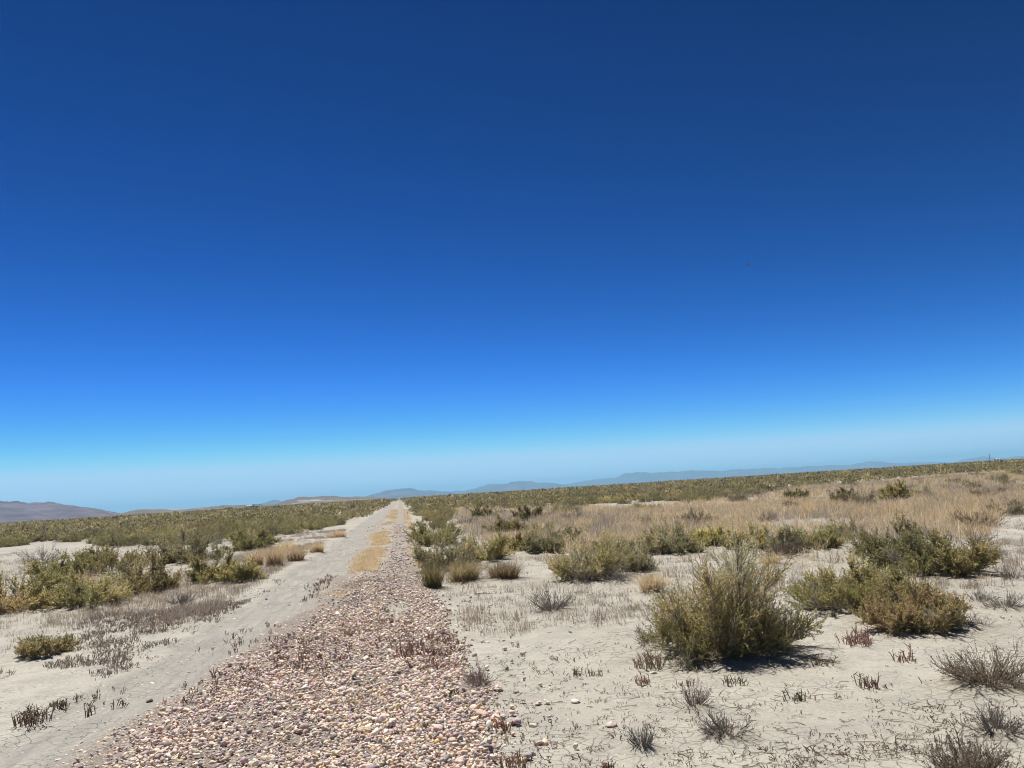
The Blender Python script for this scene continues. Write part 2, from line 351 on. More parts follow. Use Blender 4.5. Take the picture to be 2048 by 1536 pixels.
def dry(seed, R, Hh, stems=26, ntw=420, cols=((.30, .27, .235), (.22, .195, .17), (.37, .34, .30)), seeds=0, seedcol=((.36, .29, .20), (.28, .22, .15)), up=.45, spread=75, kink=.02, twr=.0017):
    """A leafless dry shrub: many fine twigs fanning from the base, some with papery seed husks."""
    r = np.random.default_rng(seed); wood = MB(); husk = MB(); cols = np.array(cols)
    S = 5; t = np.linspace(0, 1, S); az = r.uniform(0, TAU, stems); th = np.sqrt(r.uniform(.03, 1, stems)) * rad(spread)
    e = np.stack([np.cos(az) * np.sin(th) * R, np.sin(az) * np.sin(th) * R, np.cos(th) * Hh * .8 + .02], -1) * r.uniform(.6, 1, (stems, 1))
    P = e[:, None] * np.stack([t, t, t ** 1.15], -1)[None] + np.cumsum(r.normal(0, kink * R, (stems, S, 3)), 1) * t[None, :, None]; P[:, :, 2] = np.maximum(P[:, :, 2], .008)
    P[:, 0, 2] = -.02
    tubes(wood, P, np.full((stems, 1), .0042) * (1 - .6 * t)[None], jit(cols[r.integers(0, len(cols), stems)] * .75, r), 4)
    i = r.integers(0, stems, ntw); p0, d0 = along(P, i, r.uniform(.15, 1, ntw))
    d = norm(d0 * .7 + np.array([0, 0, up]) + r.normal(0, .45, (ntw, 3))); L = r.uniform(.1, .32, ntw) * (R + Hh) * .6; t3 = np.linspace(0, 1, 4)
    T = p0[:, None] + d[:, None] * (L[:, None] * t3)[:, :, None] + np.cumsum(r.normal(0, .006, (ntw, 4, 3)), 1); T[:, :, 2] = np.maximum(T[:, :, 2], .006)
    tubes(wood, T, np.full((ntw, 1), twr) * (1 - .45 * t3)[None], jit(cols[r.integers(0, len(cols), ntw)], r), 3)
    if seeds:
        i = r.integers(0, ntw, seeds); p, dd = along(T, i, r.uniform(.3, 1, seeds)); sc_ = np.array(seedcol)[r.integers(0, len(seedcol), seeds)]
        leaves(husk, p, norm(dd + r.normal(0, .7, (seeds, 3))), r.uniform(.009, .019, seeds), r.uniform(.005, .010, seeds), jit(sc_, r, .6, 1.35), r)
    return wood, husk

STRAW = np.array([(.76, .61, .38), (.70, .56, .35), (.80, .67, .45), (.60, .50, .35), (.72, .55, .31)])
def blades(mb, p, hgt, lean, r, col, wd=.004, curl=.35):
    """grass blades: base p (N,3), two-segment tapering ribbons"""
    n = len(p); az = r.uniform(0, TAU, n); d = np.stack([np.cos(az), np.sin(az), np.zeros(n)], -1); side = np.stack([-np.sin(az), np.cos(az), np.zeros(n)], -1)
    a2 = r.uniform(0, TAU, n); side = np.stack([np.cos(a2), np.sin(a2), np.zeros(n)], -1)
    up = np.array([0, 0, 1.]); h = hgt[:, None]; l = (lean * hgt)[:, None]
    q1 = p + up * h * .55 + d * l * .38; q2 = p + up * h * (1 - .25 * lean[:, None]) + d * l * (1 + curl * .3)
    w_ = (np.broadcast_to(wd, (n,)) * r.uniform(.7, 1.3, n))[:, None]
    V = np.stack([p - side * w_ * .5, p + side * w_ * .5, q1 + side * w_ * .42, q1 - side * w_ * .42, q2 + side * w_ * .12, q2 - side * w_ * .12], 1)
    b = np.arange(n)[:, None] * 6
    mb.add(V.reshape(-1, 3), np.concatenate([b + np.array([0, 1, 2, 3]), b + np.array([3, 2, 4, 5])]), np.repeat(col, 6, 0))
def tuft(seed, R, Hh, n, cols, lean=(.1, .9), wd=.0045):
    r = np.random.default_rng(seed); mb = MB(); cols = np.array(cols)
    q = R * .42 * np.sqrt(r.uniform(0, 1, n)); a = r.uniform(0, TAU, n); p = np.stack([q * np.cos(a), q * np.sin(a), np.full(n, -.01)], -1)
    blades(mb, p, Hh * r.uniform(.45, 1.08, n), r.uniform(*lean, n) * R / Hh, r, jit(cols[r.integers(0, len(cols), n)], r), wd)
    return mb
SALT = np.array([(.32, .215, .155), (.25, .185, .135), (.38, .26, .19), (.22, .195, .125), (.42, .33, .25)])
def saltworts(mb, base, hgt, r, stalks, cols=SALT, spread=.5):
    """fleshy jointed stalks with short side arms; base (N,3), hgt (N,)"""
    n = len(base); K = n * stalks; i = np.repeat(np.arange(n), stalks)
    az = r.uniform(0, TAU, K); le = r.uniform(0, 1, K) ** .7 * spread * 1.3; L = hgt[i] * r.uniform(.3, 1.0, K); t = np.array([0, .35, .7, 1.])
    d = norm(np.stack([np.cos(az) * le, np.sin(az) * le, np.ones(K)], -1))
    b = base[i] + np.stack([np.cos(az), np.sin(az), np.zeros(K)], -1) * (hgt[i] * r.uniform(0, spread, K) * .9)[:, None]
    P = b[:, None] + d[:, None] * (L[:, None] * t)[:, :, None] + r.normal(0, .0015, (K, 4, 3)); P[:, 0, 2] -= .006
    c = jit(cols[r.integers(0, len(cols), n)][i], r, .75, 1.25)
    rd = np.clip(hgt[i] * .055, .0016, .0042)
    tubes(mb, P, rd[:, None] * np.array([.7, 1.0, .8, .25])[None], c, 4)
    m = K * 2; j = r.integers(0, K, m); p0, d0 = along(P, j, r.uniform(.3, .9, m)); a2 = r.uniform(0, TAU, m)
    d2 = norm(np.stack([np.cos(a2), np.sin(a2), r.uniform(.2, 1.0, m)], -1)); t2 = np.array([0, .5, 1.])
    Q = p0[:, None] + d2[:, None] * (L[j][:, None] * r.uniform(.2, .5, (m, 1)) * t2)[:, :, None]
    tubes(mb, Q, rd[j][:, None] * np.array([.8, .9, .4])[None], c[j], 3)

def put_shrub(name, wood, fol, loc, rz, s, label, cat, group=None, fname='foliage', fmat=None):
    e = link(name, None, None, loc, rz, s); tag(e, label, cat, group); e.empty_display_size = .2
    if not isinstance(wood, bpy.types.Mesh): wood = wood.mesh('branches', M_WOOD)
    link('branches', wood, e)
    if fol is not None:
        if not isinstance(fol, bpy.types.Mesh): fol = fol.mesh(fname, fmat or M_LEAF)
        link(fname, fol, e)
    return e

# ------------------------------------------------------------------ placing by photograph measurements (all on the ground, at real size)
OCC = []      # (x, y, r) taken by hand-placed plants
def spot(bx, by, wpx, top, push=.55):
    """front foot of the plant at pixel (bx, by) -> (x, y, radius, height)"""
    x, y = at(bx, by); c = np.array([x, y, -CZ]) @ CF; R = c / F * wpx / 2
    dr = np.array([x, y]); L = np.linalg.norm(dr); k = (L + R * push) / L; x, y = x * k, y * k
    d = ray(bx, top); hd = np.hypot(d[0], d[1]); Hh = CZ + d[2] / hd * np.hypot(x, y)
    z = float(gz(x, y)[0])
    return x, y, z, R * (L + R * push) / L, max(Hh - z, .05)

SHRUBS = [ # bx, by, width, top, palette, seed, density, label
 (1462, 1326, 312, 1072, 'tanolive', 11, 2.2, 'largest shrub of all, tan tips over olive leaves, alone at the front on bare sand'),
 (1700, 1232, 225, 1108, 'tanolive', 12, 1.5, 'olive shrub with pale dead branches at its foot, just right of the largest'),
 (1832, 1268, 225, 1150, 'rust', 13, 1.6, 'rusty brown shrub with green lower leaves, at the sandy end of its row'),
 (1786, 1140, 165, 1036, 'green', 14, 1.3, 'dense green shrub before the tan grass, left one of a joined pair'),
 (1885, 1160, 180, 1058, 'olive', 15, 1.3, 'broad green shrub spreading toward bare sand, right one of a joined pair'),
 (1332, 1112, 128, 1036, 'greygreen', 16, .9, 'grey-green shrub at the grass edge behind the largest shrub, leftmost there'),
 (1500, 1104, 105, 1040, 'tanolive', 17, .8, 'tan-tipped shrub rising just above the crown of the largest shrub'),
 (1572, 1110, 80, 1048, 'greygreen', 18, .7, 'narrow green shrub with a dark base between the largest shrub and the grass'),
 (1182, 1166, 165, 1048, 'yellow', 19, 1.3, 'bright yellow-green shrub with a grey dead skirt, halfway between gravel and largest shrub'),
 (1262, 1148, 105, 1076, 'greygreen', 20, .8, 'soft grey shrub leaning on the right side of the bright yellow-green one'),
 (1088, 1108, 78, 1060, 'greygreen', 21, .7, 'small dull shrub left of the bright yellow-green one with a dead skirt'),
 (872, 1092, 98, 1034, 'yellow', 22, .8, 'yellow-green shrub on the gravel edge, foremost of the line beside the track'),
 (968, 1122, 112, 1062, 'olive', 23, .9, 'dark olive shrub standing behind the low brown grass tufts beside the gravel'),
 (893, 1142, 108, 1080, 'greygreen', 24, .8, 'feathery pale olive shrub directly behind the tall green grass tuft'),
 (38, 1226, 155, 1146, 'rust', 25, .9, 'brown-olive shrub with a bare dark trunk at the left picture edge'),
 (180, 1216, 138, 1140, 'oliveyellow', 26, 1.0, 'yellow-green shrub with straw tips, beside the shrub with the bare dark trunk'),
 (292, 1188, 112, 1116, 'oliveyellow', 27, .9, 'yellow-green shrub with a grey base, nearest the track on the left side'),
 (215, 1150, 132, 1084, 'oliveyellow', 28, .9, 'wide yellow-green shrub behind the straw-tipped one left of the track'),
 (366, 1128, 128, 1070, 'greygreen', 29, .9, 'wide dark shrub with a black hollow beneath, left of the track'),
 (430, 1166, 92, 1114, 'olive', 30, .7, 'olive shrub left of the track, left half of a low touching pair'),
 (485, 1167, 62, 1120, 'olive', 31, .6, 'small olive shrub left of the track, right half of a low touching pair'),
 (88, 1315, 92, 1268, 'oliveyellow', 32, .42, 'small fresh green shrub beside the brown saltwort patch left of the track'),
 (1590, 1001, 50, 971, 'green', 33, .4, 'lone green shrub in the tan grass, leftmost of three in a row'),
 (1690, 1009, 64, 974, 'greygreen', 34, .4, 'lone grey-green shrub in the tan grass, middle of three in a row'),
 (1788, 1004, 64, 958, 'olive', 35, .4, 'lone tall olive shrub in the tan grass, rightmost of three in a row'),
 (1060, 1042, 52, 1010, 'greygreen', 36, .4, 'lone twiggy shrub in the tan grass, nearer the track than the row of three'),
 (1768, 1216, 150, 1128, 'olive', 38, 1.1, 'low olive shrub filling the row between the dead branches and the rusty shrub'),
 (1130, 1096, 82, 1054, 'greygreen', 39, .7, 'dull olive shrub at the front edge of the tan grass, nearest the gravel'),
 (1222, 1118, 92, 1072, 'greygreen', 40, .7, 'greyish shrub standing right behind the bright yellow-green one'),
 (1420, 1094, 84, 1046, 'tanolive', 41, .7, 'tan-tipped shrub in the grass behind the left half of the largest shrub'),
 (126, 1168, 100, 1104, 'olive', 42, .8, 'olive shrub behind the trunk shrub, on white sand at the left'),
 (505, 1100, 90, 1058, 'olive', 45, .7, 'olive shrub at the scrub edge behind the row of tan tufts'),
 (1058, 1104, 64, 1066, 'olive', 46, .6, 'lone olive shrub on sand halfway between the brown tufts and the bright yellow-green shrub'),
 (1372, 1112, 70, 1070, 'greygreen', 47, .6, 'grey-green shrub peeping out just left of the crown of the largest shrub'),
 (1646, 1102, 84, 1060, 'olive', 48, .6, 'olive shrub between the crown of the largest shrub and the joined green pair'),
 (1016, 1066, 60, 1034, 'olive', 49, .5, 'olive shrub at the grass edge behind the dark olive one beside the track'),
 (966, 1039, 46, 1013, 'greygreen', 37, .4, 'small round shrub at the left edge of the tan grass near the track'),
]
for bx, by, wp, top, pal, seed, den, lab in SHRUBS:
    x, y, z, R, Hh = spot(bx, by, wp, top); OCC.append((x, y, R))
    d = math.hypot(x, y); lf = (.020 + .0013 * max(d - 7, 0), .0072 + .00062 * max(d - 7, 0))
    wd, fo = shrub(seed, R * ((.78 if seed == 11 else .84) if bx > 1100 else 1.08), Hh * (.97 if bx > 1100 else 1.1), pal, stems=int(18 + 9 * den), nb=int(7 + 3 * den), ntw=int((2350 if seed == 11 else 1950) * den + 300), nl=int(20 + 2 * den) if d < 12 else 17, leaf=lf, dead=.2 if pal == 'greygreen' else .15, twr=.0012 + .00008 * d, green_base=(seed in (11, 13, 14, 15)), tops=.8 if pal == 'tanolive' else .35)
    put_shrub('desert_shrub', wd, fo, (x, y, z), 0, (1, 1, 1), lab, 'shrub', None)

GREYS = ((.30, .27, .235), (.22, .195, .17), (.37, .34, .30)); BROWNS = ((.27, .215, .16), (.20, .16, .12), (.34, .28, .21)); PINKS = ((.30, .225, .20), (.24, .18, .16), (.34, .28, .25))
DRY = [ # bx, by, width, top, cols, husks, ntw, label
 (1105, 1226, 118, 1170, GREYS, 0, 420, 'grey leafless shrub with fine upright twigs beside a small white soil mound'),
 (1985, 1390, 215, 1284, BROWNS, 2600, 900, 'broad dry brown shrub full of papery husks at the right picture edge'),
 (1992, 1484, 135, 1396, GREYS, 500, 420, 'open grey shrub with stiff fanned twigs between two husk-covered brown shrubs'),
 (1945, 1600, 205, 1462, BROWNS, 2600, 900, 'khaki dry shrub cut by the bottom right picture corner'),
 (1288, 1506, 84, 1438, GREYS, 0, 220, 'small grey upright shrub on sand near the bottom edge, left of a sprawling dark one'),
 (1455, 1484, 132, 1424, ((.2, .18, .16), (.14, .125, .11), (.27, .25, .22)), 250, 420, 'low sprawling dark grey shrub on sand in front of the largest shrub'),
 (1388, 1424, 84, 1350, PINKS, 120, 200, 'thin pinkish grey shrub with a few upright stalks in front of the largest shrub'),
 (1993, 1117, 46, 1086, GREYS, 0, 260, 'tiny round dry bush alone on white sand right of the joined green pair'),
 (1958, 1100, 84, 1052, BROWNS, 500, 300, 'dull brown dry shrub between the tan grass and the tiny round bush'),
 (2020, 1168, 62, 1130, GREYS, 0, 240, 'grey dry shrub on the sand by the right edge, below the tiny round bush'),
 (2012, 1224, 104, 1168, GREYS, 150, 320, 'pale grey spreading dry shrub by the right edge, above the broad husk-covered one'),
 (955, 1392, 88, 1330, PINKS, 150, 420, 'wiry grey shrub growing on the right edge of the gravel'),
 (362, 1212, 76, 1176, GREYS, 0, 380, 'low grey twiggy shrub behind the saltwort patch left of the track'),
 (1168, 1172, 96, 1118, ((.2, .18, .16), (.28, .26, .235), (.15, .13, .12)), 0, 420, 'dark grey dead twigs at the foot of the bright yellow-green shrub'),
 (1238, 1172, 80, 1130, GREYS, 0, 320, 'pale grey dead shrub beside the straw tuft behind the largest shrub'),
 (1300, 1300, 70, 1240, PINKS, 120, 260, 'pinkish grey dry shrub touching the left side of the largest shrub'),
 (86, 1131, 108, 1084, GREYS, 200, 420, 'grey and reddish dry shrub on white sand behind the left edge shrubs'),
 (1206, 1068, 92, 1022, GREYS, 200, 380, 'grey half-bare shrub in the tan grass behind the bright yellow-green shrub'),
 (1640, 1190, 90, 1130, GREYS, 100, 300, 'tangle of grey twigs filling the gap between the largest shrub and the next'),
 (1960, 1215, 70, 1172, GREYS, 0, 260, 'grey twiggy fringe on the sandy side of the broad spreading green shrub'),
 (1940, 1262, 90, 1212, PINKS, 60, 240, 'thin reddish dry shrub at the sandy end of the rusty shrub'),
 (440, 1090, 52, 1064, GREYS, 100, 260, 'grey dry shrub among the green ones where the left scrub begins'),
]
for k, (bx, by, wp, top, cols, hk, ntw, lab) in enumerate(DRY):
    x, y, z, R, Hh = spot(bx, by, wp, top); OCC.append((x, y, R * .8)); d = math.hypot(x, y)
    wd, fo = dry(100 + k, R * 1.08, Hh, stems=18 + ntw // 25, ntw=ntw, cols=cols, seeds=hk, twr=.0013 + .00009 * d, spread=78 if hk else 70)
    put_shrub('dry_shrub', wd, fo if hk else None, (x, y, z), 0, (1, 1, 1), lab, 'dry shrub', None, 'dry_foliage', M_GRASS)

GST = ((.30, .27, .12), (.40, .33, .17), (.22, .21, .09), (.46, .37, .2)); BST = ((.33, .26, .15), (.40, .31, .18), (.26, .21, .12), (.45, .36, .22))
TUFTS = [
 (866, 1182, 78, 1122, GST, 900, 'tall green-based grass tuft on the right edge of the gravel'),
 (930, 1168, 112, 1116, BST, 1500, 'low brown grass tuft on sand, left one of the touching two beside the gravel'),
 (1010, 1162, 112, 1118, BST, 1400, 'low brown grass tuft on sand, right one of the touching two beside the gravel'),
 (1306, 1190, 84, 1140, STRAW, 900, 'golden straw tuft on sand at the left shoulder of the largest shrub'),
 (512, 1136, 62, 1094, STRAW, 600, 'tan grass tuft touching the low olive pair left of the track'),
 (550, 1136, 70, 1086, STRAW, 800, 'tallest tan grass tuft in the row left of the track'),
 (592, 1126, 66, 1086, STRAW, 700, 'tan grass tuft nearest the track end of the row on the left'),
 (634, 1108, 54, 1080, STRAW, 500, 'short tan grass tuft alone at the track edge, behind the row'),
 (575, 1108, 60, 1078, STRAW, 500, 'tan grass tuft standing behind the row left of the track'),
 (678, 1076, 58, 1056, STRAW, 500, 'tan grass clump beside the wheel track where the scrub closes in'),
 (168, 1196, 70, 1136, STRAW, 420, 'straw blades rising through the yellow-green shrub beside the trunk shrub'),
 (272, 1166, 46, 1116, STRAW, 300, 'thin straw tuft between two yellow-green shrubs left of the track'),
 (392, 1138, 62, 1118, STRAW, 400, 'small straw tuft under the dark hollow shrub left of the track'),
 (1128, 1150, 66, 1112, BST, 500, 'dull straw tuft on sand left of the grey dead skirt'),
 (846, 1140, 40, 1108, STRAW, 300, 'straw tuft at the gravel edge behind the tall green-based one'),
 (1655, 1100, 70, 1070, STRAW, 500, 'straw tuft at the front of the tan grass beside the green pair'),
 (1540, 1135, 80, 1100, STRAW, 400, 'straw blades in the gap behind the largest shrub'),
]
for k, (bx, by, wp, top, cols, n, lab) in enumerate(TUFTS):
    x, y, z, R, Hh = spot(bx, by, wp, top); OCC.append((x, y, R * .8)); d = math.hypot(x, y)
    me = tuft(200 + k, R * 1.05, Hh, n, cols, (.05, 1.0), .0035 + .00025 * d).mesh('grass_tuft', M_GRASS)
    tag(link('grass_tuft', me, None, (x, y, z)), lab, 'grass tuft')

RED = np.array([(.38, .22, .175), (.31, .19, .15), (.44, .28, .22)]); DKG = np.array([(.19, .18, .11), (.23, .205, .135), (.28, .215, .16)])
SALTS = [ # bx, by, width, top, cols, stalks, label
 (1716, 1292, 80, 1246, RED, 60, 'reddish saltwort clump on sand in the gap before the row of shrubs'),
 (1298, 1340, 70, 1286, SALT, 46, 'brown saltwort clump under the left front of the largest shrub'),
 (1284, 1368, 44, 1340, RED, 22, 'small red saltwort just below the brown clump by the largest shrub'),
 (64, 1452, 80, 1400, SALT, 60, 'dark bushy saltwort in the wheel track at the lower left'),
 (116, 1418, 52, 1392, SALT, 34, 'brown saltwort on the track edge, just behind the dark bushy one'),
 (180, 1425, 34, 1404, DKG, 14, 'tiny dark saltwort in the middle of the near wheel track'),
 (1006, 1470, 56, 1428, RED, 34, 'red stalky saltwort beside pink stones at the gravel edge'),
 (905, 1412, 42, 1374, DKG, 40, 'dark green saltwort tuft on the right part of the gravel'),
 (822, 1326, 46, 1264, RED, 26, 'tall reddish weed standing in the middle of the gravel'),
 (1735, 1372, 52, 1334, SALT, 26, 'thin brown saltwort on open sand right of the largest shrub'),
 (1640, 1330, 46, 1300, SALT, 24, 'short brown saltwort at the right foot of the largest shrub'),
 (1100, 1224, 62, 1204, RED, 44, 'low red saltwort in front of the small white soil mound'),
 (1154, 1352, 30, 1328, SALT, 14, 'lone brown saltwort sprig with four stalks on pale sand'),
 (1190, 1354, 34, 1330, SALT, 16, 'forked brown saltwort sprig beside the lone four-stalk one'),
 (1034, 1293, 22, 1278, SALT, 9, 'small upright saltwort sprig on sand halfway along the gravel edge'),
 (1106, 1320, 18, 1306, DKG, 8, 'dark stubby saltwort sprig alone on the pale sand'),
 (1372, 1370, 36, 1346, RED, 16, 'short red saltwort left of the thin pinkish grey shrub'),
 (862, 1468, 46, 1436, DKG, 30, 'olive saltwort among the stones near the bottom of the gravel'),
 (1030, 1540, 70, 1500, RED, 40, 'reddish saltwort patch at the bottom edge beside the gravel'),
 (1468, 1370, 60, 1340, DKG, 20, 'grey-brown saltwort in the shade at the front of the largest shrub'),
 (1590, 1398, 44, 1372, DKG, 16, 'scraggly dark saltwort on sand before the largest shrub, to its right'),
 (1810, 1322, 48, 1286, RED, 22, 'reddish saltwort below the rusty shrub on open sand'),
 (1215, 1548, 40, 1514, RED, 18, 'small red saltwort at the bottom edge left of the grey upright shrub'),
]
for k, (bx, by, wp, top, cols, ns, lab) in enumerate(SALTS):
    x, y, z, R, Hh = spot(bx, by, wp, top); r = np.random.default_rng(300 + k); mb = MB()
    q = R * .75 * np.sqrt(r.uniform(0, 1, ns)); a = r.uniform(0, TAU, ns)
    saltworts(mb, np.stack([q * np.cos(a), q * np.sin(a), np.zeros(ns)], -1), Hh * r.uniform(.5, 1, ns), r, 1, cols, .35)
    tag(link('saltwort_bush', mb.mesh('saltwort_bush', M_SUCC), None, (x, y, z)), lab, 'saltwort')

GP = ats([(915, 1018), (1010, 1021), (1100, 1017), (1240, 1015), (1330, 1011), (1450, 1000), (1614, 976), (1821, 958), (1987, 945), (2150, 945), (2300, 950), (2200, 1010), (2010, 1034), (1965, 1086), (1720, 1124), (1600, 1142), (1480, 1138), (1420, 1124), (1300, 1100), (1262, 1120), (1200, 1112), (1130, 1108), (1060, 1100), (985, 1092), (932, 1074), (915, 1045)])
# ------------------------------------------------------------------ scrub: individual shrubs, then the far scrub
LBx = [-900, -400, 0, 120, 200, 330, 420, 520, 600, 640, 690, 735, 765, 785, 800]; LBy = [1160, 1125, 1094, 1082, 1090, 1096, 1088, 1082, 1068, 1056, 1046, 1032, 1016, 1005, 1000]
RBx = [800, 812, 830, 870, 905, 915, 1010, 1100, 1200, 1290, 1400, 1450, 1614, 1821, 1987, 2100, 2500, 3200]; RBy = [1000, 1092, 1082, 1066, 1030, 1019, 1021, 1018, 1010, 1005, 1005, 1000, 976, 962, 950, 952, 926, 890]
def scrub_ok(x, y):
    px, py, c = projv(x, y, 0.0)
    b = np.where(px < 800, np.interp(px, LBx, LBy), np.interp(px, RBx, RBy))
    wob = (fbm(x * .25, y * .25, 3, 40) - .5) * .35
    hor = 1047 - .0635 * px
    ok = (c > 4) & (py - hor < (b - hor) * (1 + wob * .8)) & (px > -700) & (px < 2800)
    ok &= np.where(x < 0, x < -3.25 + wob * 1.5, x > .85 + .012 * np.minimum(y, 60) + wob)
    return ok
def scatter(y0, y1, step, seed, keep=.86):
    r = np.random.default_rng(seed); xs = np.arange(-y1 * 1.0 - 8, y1 * 1.5 + 8, step); ys = np.arange(y0, y1, step)
    X, Y = np.meshgrid(xs, ys); X = X + r.uniform(-.48, .48, X.shape) * step; Y = Y + r.uniform(-.48, .48, Y.shape) * step
    X, Y = X.ravel(), Y.ravel(); k = (r.uniform(0, 1, X.shape) < keep) & scrub_ok(X, Y)
    k &= ((X * X + Y * Y) >= y0 * y0) & ((X * X + Y * Y) < y1 * y1) & (vnoise(X * .12, Y * .12, 77) < .84) & (vnoise(X * .45, Y * .45, 78) < .72)
    return X[k], Y[k], r
X, Y, r = scatter(14, 95, 1.55, 50)
for ox, oy, orr in OCC:
    k = np.hypot(X - ox, Y - oy) > orr + np.where(X < 0, .95, .45); X, Y = X[k], Y[k]
SZ = r.uniform(.5, .84, len(X)) * (.85 + .3 * vnoise(X * .15, Y * .15, 3)); DD = np.hypot(X, Y)
px, py, cc = projv(X, Y, .4); vis = (px > -40) & (px < 2090)
o = np.argsort(np.where(vis, DD, DD + 1e6)); n_ind = 252 - len(SHRUBS); ind, rest = o[:n_ind], o[n_ind:]
PROTO = []
for k, (pal, lab) in enumerate([('olive', 'olive'), ('yellow', 'yellow-green'), ('greygreen', 'grey-green'), ('green', 'dark green'), ('olive', 'olive'), ('tanolive', 'tan-tipped'), ('greygreen', 'grey-green')]):
    wd, fo = shrub(400 + k, .95, 1.0, pal, stems=26, nb=8, ntw=900, nl=14, leaf=(.052, .021), dead=.2, twr=.0045, tops=.4)
    PROTO.append((wd.mesh('branches', M_WOOD), fo.mesh('foliage', M_LEAF), lab))
for i in ind:
    q = vnoise(X[i:i+1] * .3, Y[i:i+1] * .3, 21)[0]; k = int(r.choice(7, p=[.2, .18, .14, .14, .16, .08, .10])) if q < .9 else 2
    s = SZ[i]; side = 'dense scrub left of the gravel track' if X[i] < 0 else ('scrub lining the right edge of the gravel track' if X[i] < 6 else 'dense scrub behind the tan grass')
    lab = PROTO[k][2]
    put_shrub('desert_shrub', PROTO[k][0], PROTO[k][1], (X[i], Y[i], gz(X[i], Y[i])[0]), r.uniform(0, TAU), (s * r.uniform(.9, 1.25), s * r.uniform(.9, 1.25), s * r.uniform(.85, 1.2)),
              f'{lab} shrub in the {side}', 'shrub', f'{lab} shrubs in the {side}')

DPRO = [tuple(q.mesh('branches', M_WOOD) if i == 0 else q.mesh('dry_foliage', M_GRASS) for i, q in enumerate(dry(440 + k, .75, .55, 34, 420, c, 420, twr=.0045))) for k, c in enumerate((GREYS, BROWNS, GREYS))]
rr_ = np.random.default_rng(66); lo_, hi_ = GP.min(0), GP.max(0); cnt = 0
while cnt < 76:
    x, y = rr_.uniform(lo_[0], hi_[0]), lo_[1] + (min(hi_[1], 75) - lo_[1]) * rr_.uniform() ** 1.5
    if not inpoly(np.array([x]), np.array([y]), GP)[0] or any(math.hypot(x - a, y - b) < c + .5 for a, b, c in OCC): continue
    q = cnt % 3; cnt += 1; OCC.append((x, y, .4)); s_ = rr_.uniform(.7, 1.25)
    if cnt % 5 < 2: put_shrub('dry_shrub', DPRO[q][0], DPRO[q][1], (x, y, gz(x, y)[0]), rr_.uniform(0, TAU), (s_, s_, s_ * rr_.uniform(.8, 1.2)), ('grey', 'brown', 'grey')[q] + ' dry shrub half hidden in the tan grass field', 'dry shrub', ('grey', 'brown', 'grey')[q] + ' dry shrubs in the tan grass', 'dry_foliage')
    else:
        k = (2, 0, 6)[q]; s_ *= .58; put_shrub('desert_shrub', PROTO[k][0], PROTO[k][1], (x, y, gz(x, y)[0]), rr_.uniform(0, TAU), (s_, s_, s_ * rr_.uniform(.85, 1.2)), PROTO[k][2] + ' shrub sunk among the tan grass of the right field', 'shrub', PROTO[k][2] + ' shrubs in the tan grass')

def lowshrubs(mb, x, y, size, r, nf, leafk):
    """far shrubs: a crown of leaf sprays over a few stems, about as coarse as can be told apart from the track"""
    n = len(x); z = gz(x, y); K = n * nf; i = np.repeat(np.arange(n), nf)
    th = np.arccos(1 - r.uniform(0, 1.05, K)); az = r.uniform(0, TAU, K); q = r.uniform(.5, 1.0, K) ** .5
    lob = 1 + .3 * np.sin(az * 2 + i * 1.7) + .2 * np.sin(az * 3 + i * 2.3)
    p = np.stack([np.sin(th) * np.cos(az) * lob, np.sin(th) * np.sin(az) * lob, np.maximum(np.cos(th), .0) * .85 + .04], -1) * (q * size[i])[:, None]
    d = norm(p * np.array([.6, .6, .5]) + np.array([0, 0, .35]) * size[i][:, None] + r.normal(0, .35, (K, 3)) * size[i][:, None])
    allp = np.concatenate([PAL[k] * q for k, q in (('olive', .95), ('tanolive', .72), ('greygreen', 1.0), ('olive', .85), ('green', .9))]); kind = np.array([0, 1, 2, 2, 3, 4])[r.integers(0, 6, n)] * 4
    main = r.integers(0, 4, n); c = allp[kind[i] + np.where(r.uniform(0, 1, K) < .93, np.minimum(main, 2)[i], r.integers(0, 4, K))]; gw = (r.uniform(0, 1, K) < .16 + .25 * (p[:, 2] < .2 * size[i])); c = np.where(gw[:, None], WOOD[r.integers(0, 4, K)] * .7, c)
    c = (c * .9 + .1 * c.mean(1, keepdims=True)) * (.9 * np.array([1.04, .98, .98])) * (r.uniform(.74, 1.14, (n, 1)) * (.8 + .4 * fbm(x * .06, y * .06, 3, 44))[:, None])[i] * r.uniform(.9, 1.1, (K, 1))
    p = p + np.stack([x, y, z], -1)[i]
    leaves(mb, p - d * (size[i] * leafk * .4)[:, None], d, size[i] * leafk * r.uniform(.7, 1.3, K), size[i] * leafk * .42 * r.uniform(.7, 1.3, K), c, r)
mb = MB(); r = np.random.default_rng(60)
lowshrubs(mb, X[rest], Y[rest], SZ[rest] * 1.0, r, 190, .26)
x2, y2, r2 = scatter(95, 260, 2.3, 61, .9); lowshrubs(mb, x2, y2, r2.uniform(.55, 1.0, len(x2)), r, 46, .5)
x2, y2, r2 = scatter(260, 900, 5.5, 62, .92); lowshrubs(mb, x2, y2, r2.uniform(.7, 1.3, len(x2)) * 1.3, r, 16, .85)
tag(link('scrub', mb.mesh('scrub', M_LEAF)), 'low olive scrub covering the plain out to the horizon', 'scrub', None, 'stuff')

